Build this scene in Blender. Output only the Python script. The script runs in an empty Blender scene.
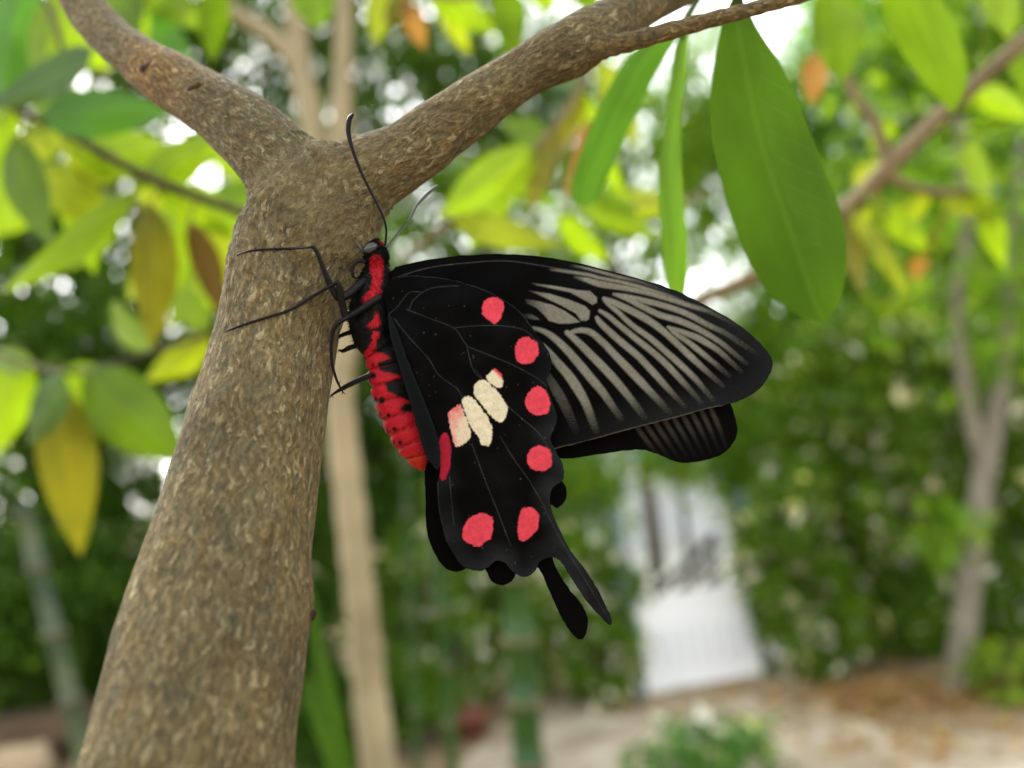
import bpy, bmesh, math, random
import numpy as np
from mathutils import Vector, Matrix, noise
from mathutils.geometry import delaunay_2d_cdt

random.seed(7)
rng = np.random.default_rng(7)
SC = bpy.context.scene
COL = SC.collection
rad = math.radians

# ------------------------------------------------------------------ camera
CAM = np.array([0.0, 0.0, 1.70])
FPX, CX, CY = 887.0, 512.0, 384.0
PITCH, ROLL = rad(4.85), rad(8.0)
FOCUS = 0.1285
cam_d = bpy.data.cameras.new("camera")
cam_d.sensor_width = 36.0
cam_d.lens = 36.0 * FPX / 1024.0
cam_d.clip_start = 0.01
cam_d.clip_end = 1200
cam_d.dof.use_dof = True
cam_d.dof.focus_distance = FOCUS
cam_d.dof.aperture_fstop = 10.8
cam_d.dof.aperture_blades = 0
cam = bpy.data.objects.new("camera", cam_d)
COL.objects.link(cam)
MW = Matrix.Translation(Vector(CAM)) @ Matrix.Rotation(rad(90) + PITCH, 4, 'X') @ Matrix.Rotation(-ROLL, 4, 'Z')
cam.matrix_world = MW
SC.camera = cam
R3 = np.array(MW.to_3x3())

# ------------------------------------------------------------------ light
SUN_EL, SUN_AZ = rad(40), rad(-28)          # azimuth from +Y towards +X
w = bpy.data.worlds.new("World")
SC.world = w
w.use_nodes = True
nt = w.node_tree
nt.nodes.clear()
sky = nt.nodes.new("ShaderNodeTexSky")
sky.sky_type = 'NISHITA'
sky.sun_disc = False
sky.sun_elevation = SUN_EL
sky.sun_rotation = SUN_AZ
sky.air_density = 1.0
sky.dust_density = 3.0
sky.ozone_density = 1.0
hs = nt.nodes.new("ShaderNodeHueSaturation")
hs.inputs['Saturation'].default_value = 0.2
bg = nt.nodes.new("ShaderNodeBackground")
bg.inputs['Strength'].default_value = 0.15
wo = nt.nodes.new("ShaderNodeOutputWorld")
nt.links.new(sky.outputs[0], hs.inputs['Color'])
nt.links.new(hs.outputs[0], bg.inputs['Color'])
nt.links.new(bg.outputs[0], wo.inputs['Surface'])
sd = bpy.data.lights.new("sun", 'SUN')
sd.energy = 0.7
sd.angle = rad(12)
sd.color = (1.0, 0.94, 0.82)
sun = bpy.data.objects.new("sun", sd)
COL.objects.link(sun)
sdir = Vector((math.sin(SUN_AZ) * math.cos(SUN_EL), math.cos(SUN_AZ) * math.cos(SUN_EL), math.sin(SUN_EL)))
sun.rotation_euler = sdir.to_track_quat('Z', 'Y').to_euler()
sun.location = (0, 0, 6)

SC.view_settings.view_transform = 'Standard'
SC.view_settings.look = 'None'
SC.view_settings.gamma = 1.0
SC.view_settings.use_curve_mapping = False
SC.view_settings.exposure = 2.25
SC.render.engine = 'CYCLES'
cy = SC.cycles
cy.use_denoising = True
cy.max_bounces = 6
cy.diffuse_bounces = 4
cy.glossy_bounces = 2
cy.transmission_bounces = 4
cy.transparent_max_bounces = 4
cy.sample_clamp_indirect = 6.0
cy.caustics_reflective = False
cy.caustics_refractive = False


# ------------------------------------------------------------------ helpers
def P(px, py, d):
    """world point seen at pixel (px,py) at distance d along the view axis"""
    px = np.asarray(px, float); py = np.asarray(py, float); d = np.asarray(d, float)
    c = np.stack(np.broadcast_arrays((px - CX) / FPX * d, -(py - CY) / FPX * d, -d), -1)
    return CAM + c @ R3.T


def G(px, py, z=0.0):
    """point of the level z seen at a pixel"""
    r = P(px, py, 1.0) - CAM
    return CAM + r * ((z - CAM[2]) / r[2])


def lin(r, g, b):
    f = lambda c: (c / 255 / 12.92) if c / 255 <= 0.04045 else ((c / 255 + 0.055) / 1.055) ** 2.4
    return (f(r), f(g), f(b))


def thing(name, label, cat, loc=(0, 0, 0), group=None):
    o = bpy.data.objects.new(name, None)
    o.empty_display_size = 0.05
    COL.objects.link(o)
    o.location = [float(v) for v in loc]
    o['label'] = label; o['category'] = cat
    if group: o['group'] = group
    return o


def tag(o, label=None, cat=None, group=None, kind=None):
    if label: o['label'] = label
    if cat: o['category'] = cat
    if group: o['group'] = group
    if kind: o['kind'] = kind
    return o


def mesh_obj(name, verts, faces, mat, parent=None, smooth=True, col=None, uv=None, attrs=None):
    v = np.asarray(verts, float)
    loc = np.zeros(3)
    p = parent
    while p is not None:
        loc = loc + np.array(p.location); p = p.parent
    if parent is None:
        loc = v.mean(0); loc = np.array([loc[0], loc[1], v[:, 2].min()])
    me = bpy.data.meshes.new(name)
    if isinstance(faces, np.ndarray):
        n, k = faces.shape
        me.vertices.add(len(v)); me.vertices.foreach_set('co', (v - loc).ravel())
        me.loops.add(n * k); me.loops.foreach_set('vertex_index', faces.ravel().astype(np.int32))
        me.polygons.add(n)
        me.polygons.foreach_set('loop_start', np.arange(0, n * k, k, dtype=np.int32))
        me.update(calc_edges=True)
    else:
        me.from_pydata((v - loc).tolist(), [], faces)
    me.validate()
    if smooth:
        me.polygons.foreach_set('use_smooth', [True] * len(me.polygons))
    if col is not None:
        a = me.color_attributes.new('tint', 'FLOAT_COLOR', 'POINT')
        c4 = np.ones((len(v), 4)); c4[:, :3] = col
        a.data.foreach_set('color', c4.ravel())
    if attrs:
        for k_, arr in attrs.items():
            a = me.attributes.new(k_, 'FLOAT_VECTOR', 'POINT')
            a.data.foreach_set('vector', np.asarray(arr, float).ravel())
    if mat is not None: me.materials.append(mat)
    me.update()
    o = bpy.data.objects.new(name, me)
    COL.objects.link(o)
    if parent is None: o.location = loc
    else: o.parent = parent
    return o


def catmull(pts, n, closed=False):
    pts = np.asarray(pts, float)
    if closed: q = np.vstack([pts[-1], pts, pts[0], pts[1]])
    else: q = np.vstack([2 * pts[0] - pts[1], pts, 2 * pts[-1] - pts[-2]])
    out = []
    m = len(q) - 3
    for i in range(m):
        p0, p1, p2, p3 = q[i:i + 4]
        t = np.linspace(0, 1, n, endpoint=False)[:, None]
        out.append(0.5 * (2 * p1 + (p2 - p0) * t + (2 * p0 - 5 * p1 + 4 * p2 - p3) * t ** 2 + (3 * p1 - p0 - 3 * p2 + p3) * t ** 3))
    if not closed: out.append(pts[-1:])
    return np.vstack(out)


def tube(pts, radii, sides=10, cap=True, flat=1.0):
    """verts, faces of a tapered tube along world points"""
    pts = np.asarray(pts, float); radii = np.asarray(radii, float)
    n = len(pts)
    tan = np.gradient(pts, axis=0)
    tan /= np.linalg.norm(tan, axis=1)[:, None] + 1e-12
    ref = np.array([0.31, 0.87, 0.21]) if abs(tan[0] @ np.array([0.31, 0.87, 0.21])) < 0.85 else np.array([0.9, 0.1, 0.3])
    u = np.cross(tan[0], ref); u /= np.linalg.norm(u)
    vs = []
    for i in range(n):
        u = u - tan[i] * (u @ tan[i]); u /= np.linalg.norm(u)
        b = np.cross(tan[i], u)
        a = np.linspace(0, 2 * math.pi, sides, endpoint=False)
        vs.append(pts[i] + radii[i] * (np.cos(a)[:, None] * u + np.sin(a)[:, None] * b * flat))
    v = np.vstack(vs)
    f = []
    for i in range(n - 1):
        for j in range(sides):
            k = (j + 1) % sides
            f.append([i * sides + j, i * sides + k, (i + 1) * sides + k, (i + 1) * sides + j])
    if cap:
        f.append(list(range(sides))[::-1]); f.append([(n - 1) * sides + j for j in range(sides)])
    return v, f


def join(parts):
    V, F, o = [], [], 0
    for v, f in parts:
        V.append(v); F += [[i + o for i in q] for q in f]; o += len(v)
    return np.vstack(V), F


def box(c, s, rot=None):
    c = np.asarray(c, float); s = np.asarray(s, float) / 2
    v = np.array([[x, y, z] for x in (-1, 1) for y in (-1, 1) for z in (-1, 1)]) * s
    if rot is not None: v = v @ np.asarray(rot).T
    return v + c, [[0, 1, 3, 2], [4, 6, 7, 5], [0, 4, 5, 1], [2, 3, 7, 6], [0, 2, 6, 4], [1, 5, 7, 3]]


def rotz(a):
    return np.array([[math.cos(a), -math.sin(a), 0], [math.sin(a), math.cos(a), 0], [0, 0, 1]])


# ------------------------------------------------------------------ materials
def new_mat(name):
    m = bpy.data.materials.new(name); m.use_nodes = True
    t = m.node_tree; t.nodes.clear()
    out = t.nodes.new('ShaderNodeOutputMaterial')
    return m, t, out


def N(t, typ, **kw):
    n = t.nodes.new(typ)
    for k, v in kw.items():
        if k in n.inputs: n.inputs[k].default_value = v
        else: setattr(n, k, v)
    return n


def ramp(t, stops):
    r = t.nodes.new('ShaderNodeValToRGB')
    e = r.color_ramp.elements
    while len(e) < len(stops): e.new(0.5)
    for i, (p, c) in enumerate(stops):
        e[i].position = p; e[i].color = (*c, 1)
    return r


def mat_noise(name, c1, c2, scale=5.0, rough=0.7, bump=0.2, bscale=None, spec=0.3, detail=6):
    m, t, out = new_mat(name)
    tc = N(t, 'ShaderNodeTexCoord')
    nz = N(t, 'ShaderNodeTexNoise', Scale=scale, Detail=detail)
    rp = ramp(t, [(0.3, c1), (0.7, c2)])
    b = N(t, 'ShaderNodeBsdfPrincipled', Roughness=rough)
    b.inputs['Specular IOR Level'].default_value = spec
    t.links.new(tc.outputs['Object'], nz.inputs['Vector'])
    t.links.new(nz.outputs['Fac'], rp.inputs[0])
    t.links.new(rp.outputs[0], b.inputs['Base Color'])
    if bump:
        n2 = N(t, 'ShaderNodeTexNoise', Scale=bscale or scale * 4, Detail=4.0)
        bp = N(t, 'ShaderNodeBump', Strength=bump)
        t.links.new(tc.outputs['Object'], n2.inputs['Vector'])
        t.links.new(n2.outputs['Fac'], bp.inputs['Height'])
        t.links.new(bp.outputs[0], b.inputs['Normal'])
    t.links.new(b.outputs[0], out.inputs[0])
    return m


def mat_foliage(name, rough=0.32, trans=0.5, tr_gain=(1.8, 1.8, 0.3)):
    """many small leaves: colour comes from the per leaf tint"""
    m, t, out = new_mat(name)
    at = N(t, 'ShaderNodeVertexColor', layer_name='tint')
    b = N(t, 'ShaderNodeBsdfPrincipled', Roughness=rough)
    b.inputs['Specular IOR Level'].default_value = 0.2
    tl = N(t, 'ShaderNodeBsdfTranslucent')
    mul = N(t, 'ShaderNodeMix', data_type='RGBA', blend_type='MULTIPLY')
    mul.inputs[0].default_value = 1.0
    mul.inputs[7].default_value = (*tr_gain, 1)
    t.links.new(at.outputs[0], b.inputs['Base Color'])
    t.links.new(at.outputs[0], mul.inputs[6])
    t.links.new(mul.outputs[2], tl.inputs['Color'])
    mx = N(t, 'ShaderNodeMixShader'); mx.inputs[0].default_value = trans
    t.links.new(b.outputs[0], mx.inputs[1]); t.links.new(tl.outputs[0], mx.inputs[2])
    t.links.new(mx.outputs[0], out.inputs[0])
    return m


_leafm = {}
def mat_leaf(name, base, trans_col, trans=0.5, rough=0.35, blotch=None):
    """one broad leaf: midrib, side veins, mottling; uses leafco = (along, across, 0)"""
    if name in _leafm: return _leafm[name]
    m, t, out = new_mat(name)
    at = N(t, 'ShaderNodeAttribute', attribute_name='leafco')
    sx = N(t, 'ShaderNodeSeparateXYZ')
    t.links.new(at.outputs['Vector'], sx.inputs[0])
    ab = N(t, 'ShaderNodeMath', operation='ABSOLUTE'); t.links.new(sx.outputs[1], ab.inputs[0])
    # side veins: sawtooth of along*14 - |across|*3
    m1 = N(t, 'ShaderNodeMath', operation='MULTIPLY'); m1.inputs[1].default_value = 13.0
    t.links.new(sx.outputs[0], m1.inputs[0])
    m2 = N(t, 'ShaderNodeMath', operation='MULTIPLY'); m2.inputs[1].default_value = 3.2
    t.links.new(ab.outputs[0], m2.inputs[0])
    m3 = N(t, 'ShaderNodeMath', operation='SUBTRACT'); t.links.new(m1.outputs[0], m3.inputs[0]); t.links.new(m2.outputs[0], m3.inputs[1])
    fr = N(t, 'ShaderNodeMath', operation='PINGPONG'); fr.inputs[1].default_value = 0.5
    t.links.new(m3.outputs[0], fr.inputs[0])
    vr = N(t, 'ShaderNodeMapRange'); vr.inputs[1].default_value = 0.0; vr.inputs[2].default_value = 0.07
    vr.inputs[3].default_value = 0.2; vr.inputs[4].default_value = 0.0
    t.links.new(fr.outputs[0], vr.inputs[0])
    mr = N(t, 'ShaderNodeMapRange'); mr.inputs[1].default_value = 0.012; mr.inputs[2].default_value = 0.05
    mr.inputs[3].default_value = 1.0; mr.inputs[4].default_value = 0.0
    t.links.new(ab.outputs[0], mr.inputs[0])
    vm = N(t, 'ShaderNodeMath', operation='MAXIMUM'); t.links.new(vr.outputs[0], vm.inputs[0]); t.links.new(mr.outputs[0], vm.inputs[1])
    nz = N(t, 'ShaderNodeTexNoise', Scale=3.5, Detail=5.0); t.links.new(at.outputs['Vector'], nz.inputs['Vector'])
    c2 = blotch or tuple(c * 0.72 for c in base)
    rp = ramp(t, [(0.35, c2), (0.62, base)])
    t.links.new(nz.outputs['Fac'], rp.inputs[0])
    mixc = N(t, 'ShaderNodeMix', data_type='RGBA'); mixc.inputs[7].default_value = (base[0] * 1.7 + .02, base[1] * 1.35 + .02, base[2] * 1.3 + .01, 1)
    vf = N(t, 'ShaderNodeMath', operation='MULTIPLY'); vf.inputs[1].default_value = 0.55
    t.links.new(vm.outputs[0], vf.inputs[0])
    t.links.new(vf.outputs[0], mixc.inputs[0]); t.links.new(rp.outputs[0], mixc.inputs[6])
    sp_ = N(t, 'ShaderNodeTexNoise', Scale=46.0, Detail=3.0); t.links.new(at.outputs['Vector'], sp_.inputs['Vector'])
    sr_ = ramp(t, [(0.70, (0, 0, 0)), (0.75, (1, 1, 1))]); t.links.new(sp_.outputs['Fac'], sr_.inputs[0])
    mixb = N(t, 'ShaderNodeMix', data_type='RGBA'); mixb.inputs[7].default_value = (0.16, 0.10, 0.03, 1)
    t.links.new(sr_.outputs[0], mixb.inputs[0]); t.links.new(mixc.outputs[2], mixb.inputs[6])
    b = N(t, 'ShaderNodeBsdfPrincipled', Roughness=rough)
    b.inputs['Specular IOR Level'].default_value = 0.4
    t.links.new(mixb.outputs[2], b.inputs['Base Color'])
    bp = N(t, 'ShaderNodeBump', Strength=0.35, Distance=0.0006); t.links.new(vm.outputs[0], bp.inputs['Height'])
    t.links.new(bp.outputs[0], b.inputs['Normal'])
    tl = N(t, 'ShaderNodeBsdfTranslucent')
    rp2 = ramp(t, [(0.3, tuple(c * 0.75 for c in trans_col)), (0.65, trans_col)])
    t.links.new(nz.outputs['Fac'], rp2.inputs[0]); t.links.new(rp2.outputs[0], tl.inputs['Color'])
    mx = N(t, 'ShaderNodeMixShader'); mx.inputs[0].default_value = trans
    t.links.new(b.outputs[0], mx.inputs[1]); t.links.new(tl.outputs[0], mx.inputs[2])
    t.links.new(mx.outputs[0], out.inputs[0])
    _leafm[name] = m
    return m


def bark_group():
    g = bpy.data.node_groups.new('bark_grain', 'ShaderNodeTree')
    g.interface.new_socket('Vector', in_out='INPUT', socket_type='NodeSocketVector')
    g.interface.new_socket('Color', in_out='OUTPUT', socket_type='NodeSocketColor')
    g.interface.new_socket('Height', in_out='OUTPUT', socket_type='NodeSocketFloat')
    gi = g.nodes.new('NodeGroupInput'); go = g.nodes.new('NodeGroupOutput')
    t = g
    wz = N(t, 'ShaderNodeTexNoise', Scale=210.0, Detail=2.0); t.links.new(gi.outputs[0], wz.inputs['Vector'])
    sb_ = N(t, 'ShaderNodeVectorMath', operation='SUBTRACT'); sb_.inputs[1].default_value = (.5, .5, .5)
    t.links.new(wz.outputs['Color'], sb_.inputs[0])
    sc_ = N(t, 'ShaderNodeVectorMath', operation='SCALE'); sc_.inputs[3].default_value = 0.0022; t.links.new(sb_.outputs[0], sc_.inputs[0])
    ad_ = N(t, 'ShaderNodeVectorMath', operation='ADD'); t.links.new(gi.outputs[0], ad_.inputs[0]); t.links.new(sc_.outputs[0], ad_.inputs[1])
    mp = N(t, 'ShaderNodeMapping'); mp.inputs['Scale'].default_value = (1, 1, 0.44)
    t.links.new(ad_.outputs[0], mp.inputs['Vector'])
    def nz(scale, det, ro=0.55, loc=(0, 0, 0)):
        m = N(t, 'ShaderNodeVectorMath', operation='ADD'); m.inputs[1].default_value = loc
        t.links.new(mp.outputs[0], m.inputs[0])
        n = N(t, 'ShaderNodeTexNoise', Scale=scale, Detail=det, Roughness=ro); t.links.new(m.outputs[0], n.inputs['Vector']); return n
    n1 = nz(1550.0, 4.0, 0.62); n4 = nz(520.0, 3.0, .5, (1.3, .2, .7)); n3 = nz(2600.0, 2.0); n5 = nz(1150.0, 3.0, .6, (3.1, 1.7, .4)); n6 = nz(150.0, 4.0, .5, (2.1, .7, 1.4))
    r1 = ramp(t, [(0.34, lin(40, 36, 26)), (0.45, lin(78, 70, 51)), (0.55, lin(105, 93, 66)), (0.67, lin(138, 125, 95))])
    t.links.new(n1.outputs['Fac'], r1.inputs[0])
    r2 = ramp(t, [(0.40, lin(96, 92, 72)), (0.60, lin(107, 91, 62))]); t.links.new(n4.outputs['Fac'], r2.inputs[0])
    mx = N(t, 'ShaderNodeMix', data_type='RGBA'); mx.inputs[0].default_value = 0.45
    t.links.new(r1.outputs[0], mx.inputs[6]); t.links.new(r2.outputs[0], mx.inputs[7])
    r3 = ramp(t, [(0.58, (0, 0, 0)), (0.66, (1, 1, 1))]); t.links.new(n5.outputs['Fac'], r3.inputs[0])
    fm = N(t, 'ShaderNodeMath', operation='MULTIPLY'); fm.inputs[1].default_value = 0.65; t.links.new(r3.outputs[0], fm.inputs[0])
    mx2 = N(t, 'ShaderNodeMix', data_type='RGBA'); mx2.inputs[7].default_value = (*lin(156, 147, 117), 1)
    t.links.new(fm.outputs[0], mx2.inputs[0]); t.links.new(mx.outputs[2], mx2.inputs[6])
    r6 = ramp(t, [(0.32, (.82, .83, .76)), (0.5, (1.12, 1.1, 1.0)), (0.68, (1.34, 1.3, 1.15))]); t.links.new(n6.outputs['Fac'], r6.inputs[0])
    mu = N(t, 'ShaderNodeMix', data_type='RGBA', blend_type='MULTIPLY'); mu.inputs[0].default_value = 1.0
    t.links.new(mx2.outputs[2], mu.inputs[6]); t.links.new(r6.outputs[0], mu.inputs[7])
    t.links.new(mu.outputs[2], go.inputs[0])
    h1 = N(t, 'ShaderNodeMath', operation='MULTIPLY_ADD'); h1.inputs[1].default_value = 0.3; t.links.new(n3.outputs['Fac'], h1.inputs[0]); t.links.new(n1.outputs['Fac'], h1.inputs[2])
    h2 = N(t, 'ShaderNodeMath', operation='MULTIPLY_ADD'); h2.inputs[1].default_value = 0.7; t.links.new(n5.outputs['Fac'], h2.inputs[0]); t.links.new(h1.outputs[0], h2.inputs[2])
    t.links.new(h2.outputs[0], go.inputs[1])
    return g


def mat_bark():
    m, t, out = new_mat('rough_brown_bark')
    grp = bark_group()
    tc = N(t, 'ShaderNodeTexCoord')
    wt = N(t, 'ShaderNodeAttribute', attribute_name='barkw')
    sx = N(t, 'ShaderNodeSeparateXYZ'); t.links.new(wt.outputs['Vector'], sx.inputs[0])
    col = hgt = None
    for i in range(3):
        at = N(t, 'ShaderNodeAttribute', attribute_name='barkco%d' % i)
        gn = t.nodes.new('ShaderNodeGroup'); gn.node_tree = grp
        t.links.new(at.outputs['Vector'], gn.inputs[0])
        if i == 0: col, hgt = gn.outputs[0], gn.outputs[1]; continue
        mx = N(t, 'ShaderNodeMix', data_type='RGBA'); t.links.new(sx.outputs[i], mx.inputs[0]); t.links.new(col, mx.inputs[6]); t.links.new(gn.outputs[0], mx.inputs[7]); col = mx.outputs[2]
        mf = N(t, 'ShaderNodeMix', data_type='FLOAT'); t.links.new(sx.outputs[i], mf.inputs[0]); t.links.new(hgt, mf.inputs[2]); t.links.new(gn.outputs[1], mf.inputs[3]); hgt = mf.outputs[0]
    vc = N(t, 'ShaderNodeVertexColor', layer_name='tint')
    mu = N(t, 'ShaderNodeMix', data_type='RGBA', blend_type='MULTIPLY'); mu.inputs[0].default_value = 1.0
    t.links.new(col, mu.inputs[6]); t.links.new(vc.outputs[0], mu.inputs[7])
    b = N(t, 'ShaderNodeBsdfPrincipled', Roughness=0.9)
    b.inputs['Specular IOR Level'].default_value = 0.15
    t.links.new(mu.outputs[2], b.inputs['Base Color'])
    bp = N(t, 'ShaderNodeBump', Strength=1.0, Distance=0.0011)
    t.links.new(hgt, bp.inputs['Height']); t.links.new(bp.outputs[0], b.inputs['Normal'])
    t.links.new(b.outputs[0], out.inputs[0])
    return m


def mat_tint(name, rough=0.6, spec=0.3, grain=0.25, gscale=2500.0, trans=0.0, bump=0.0, sheen=0.0):
    m, t, out = new_mat(name)
    vc = N(t, 'ShaderNodeVertexColor', layer_name='tint')
    tc = N(t, 'ShaderNodeTexCoord')
    nz = N(t, 'ShaderNodeTexNoise', Scale=gscale, Detail=4.0, Roughness=0.7)
    t.links.new(tc.outputs['Object'], nz.inputs['Vector'])
    mr = N(t, 'ShaderNodeMapRange'); mr.inputs[1].default_value = 0.3; mr.inputs[2].default_value = 0.7
    mr.inputs[3].default_value = 1 - grain; mr.inputs[4].default_value = 1 + grain
    t.links.new(nz.outputs['Fac'], mr.inputs[0])
    mu = N(t, 'ShaderNodeVectorMath', operation='SCALE')
    t.links.new(vc.outputs[0], mu.inputs[0]); t.links.new(mr.outputs[0], mu.inputs[3])
    b = N(t, 'ShaderNodeBsdfPrincipled', Roughness=rough)
    b.inputs['Specular IOR Level'].default_value = spec
    b.inputs['Sheen Weight'].default_value = sheen
    b.inputs['Sheen Roughness'].default_value = 0.4
    t.links.new(mu.outputs[0], b.inputs['Base Color'])
    if bump:
        bp = N(t, 'ShaderNodeBump', Strength=bump, Distance=0.0002)
        t.links.new(nz.outputs['Fac'], bp.inputs['Height']); t.links.new(bp.outputs[0], b.inputs['Normal'])
    if trans:
        tl = N(t, 'ShaderNodeBsdfTranslucent'); t.links.new(mu.outputs[0], tl.inputs['Color'])
        mx = N(t, 'ShaderNodeMixShader'); mx.inputs[0].default_value = trans
        t.links.new(b.outputs[0], mx.inputs[1]); t.links.new(tl.outputs[0], mx.inputs[2])
        t.links.new(mx.outputs[0], out.inputs[0])
    else:
        t.links.new(b.outputs[0], out.inputs[0])
    return m


M_BARK = mat_bark()
M_FOL = mat_foliage('garden_leaves')
M_FOLG = mat_foliage('glossy_garden_leaves', rough=0.2, trans=0.42)
M_PALEBARK = mat_noise('pale_smooth_bark', lin(132, 121, 92), lin(164, 152, 118), 9, 0.8, 0.2)
M_GREYBARK = mat_noise('grey_brown_bark', lin(108, 101, 86), lin(142, 134, 116), 8, 0.85, 0.3)
M_DARKBARK = mat_noise('dark_bark', lin(60, 48, 38), lin(90, 74, 56), 6, 0.9, 0.3)
M_TWIG = mat_noise('dark_twig', lin(46, 42, 26), lin(78, 66, 40), 60, 0.7, 0.2)
M_TANTWIG = mat_noise('tan_twig', lin(100, 86, 60), lin(126, 110, 80), 40, 0.8, 0.2)
M_SCAR = mat_noise('leaf_scar', lin(22, 15, 9), lin(78, 52, 22), 300, 0.8, 0.2)

# ------------------------------------------------------------------ setting: ground, path, road
M_GROUND = mat_noise('garden_soil', lin(110, 90, 62), lin(150, 130, 98), 1.6, 0.95, 0.3)
M_PATH = mat_noise('worn_concrete', lin(138, 120, 94), lin(196, 184, 160), 2.6, 0.9, 0.15)
M_ROAD = mat_noise('pale_road', lin(214, 210, 204), lin(228, 225, 220), 0.8, 0.9, 0.1)


def sheet(name, pts, z, mat):
    v = [(p[0], p[1], z) for p in pts]
    return tag(mesh_obj(name, v, [list(range(len(v)))], mat, smooth=False), kind='structure')


sheet('ground', [(-400, -400), (400, -400), (400, 400), (-400, 400)], 0.0, M_GROUND)
path_px = [(330, 900), (520, 705), (570, 690), (650, 690), (770, 676), (860, 672), (830, 712), (900, 735), (1030, 738), (1250, 790), (1100, 1100)]
sheet('path', [G(*p)[:2] for p in path_px], 0.006, M_PATH)
sheet('road', [(0.9, 6.6), (14, 6.9), (14, 15.2), (0.9, 15.2)], 0.004, M_ROAD)


# ------------------------------------------------------------------ foliage
GREENS = {
    'deep': [(0.034, 0.088, 0.007), (0.052, 0.122, 0.010), (0.085, 0.16, 0.015)],
    'mid': [(0.062, 0.140, 0.009), (0.098, 0.195, 0.013), (0.15, 0.25, 0.020)],
    'fresh': [(0.09, 0.20, 0.015), (0.145, 0.27, 0.022), (0.21, 0.32, 0.035)],
    'teal': [(0.060, 0.17, 0.038), (0.10, 0.24, 0.06), (0.17, 0.31, 0.09)],
    'olive': [(0.065, 0.115, 0.009), (0.11, 0.17, 0.013), (0.16, 0.19, 0.02)],
    'lime': [(0.13, 0.23, 0.02), (0.19, 0.30, 0.03), (0.26, 0.35, 0.04)],
    'litter': [(0.30, 0.17, 0.085), (0.42, 0.27, 0.15), (0.52, 0.38, 0.24)],
}


def leaf_cloud(pos, nrm_bias, size, pal, aspect=0.42, seed=0, accent=None, accent_p=0.0, accent_s=1.6):
    """one small bent leaf (two quads) at every position"""
    r = np.random.default_rng(seed)
    n = len(pos)
    d = r.normal(size=(n, 3)); d[:, 2] -= 0.5                      # leaf axis, drooping a bit
    d /= np.linalg.norm(d, axis=1)[:, None]
    up = r.normal(size=(n, 3)) * 0.75 + np.asarray(nrm_bias)
    s = np.cross(d, up); s /= np.linalg.norm(s, axis=1)[:, None] + 1e-9
    nn = np.cross(s, d)
    L = size * r.uniform(0.6, 1.35, n)[:, None]
    W = L * aspect * r.uniform(0.8, 1.2, n)[:, None]
    fold = W * r.uniform(0.05, 0.5, n)[:, None]
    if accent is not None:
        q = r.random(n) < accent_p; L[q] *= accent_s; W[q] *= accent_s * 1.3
    a = pos
    b = pos + d * L * 0.45 + s * W * 0.5 + nn * fold
    c = pos + d * L - nn * L * 0.12
    e = pos + d * L * 0.45 - s * W * 0.5 + nn * fold
    m = pos + d * L * 0.45
    V = np.stack([a, b, c, e, m], 1).reshape(-1, 3)
    base = (np.arange(n) * 5)[:, None]
    F = np.vstack([base + np.array([q]) for q in ((0, 4, 1), (4, 2, 1), (0, 3, 4), (4, 3, 2))]).astype(np.int32)
    pal = np.asarray(GREENS[pal]) if isinstance(pal, str) else np.asarray(pal)
    k = r.integers(0, len(pal), n)
    colr = pal[k] * r.uniform(0.8, 1.25, (n, 1))
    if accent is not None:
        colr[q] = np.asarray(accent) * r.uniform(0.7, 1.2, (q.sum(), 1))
    C = np.repeat(colr, 5, axis=0)
    return V, F, C


def clump_points(c, radii, n, seed, clumps=40, spread=0.2, shell=0.55):
    r = np.random.default_rng(seed)
    d = r.normal(size=(clumps, 3)); d /= np.linalg.norm(d, axis=1)[:, None]
    rr = (shell + (1 - shell) * r.random(clumps) ** 0.6)[:, None]
    cc = d * rr * r.uniform(0.8, 1.08, (clumps, 1))
    k = r.integers(0, clumps, n)
    sp = spread * r.uniform(0.5, 1.5, clumps)[k][:, None]
    p = cc[k] + r.normal(size=(n, 3)) * sp * np.array([1, 1, 0.75])
    pts = np.asarray(c) + p * np.asarray(radii)
    return pts, np.asarray(c) + cc * np.asarray(radii)


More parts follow.
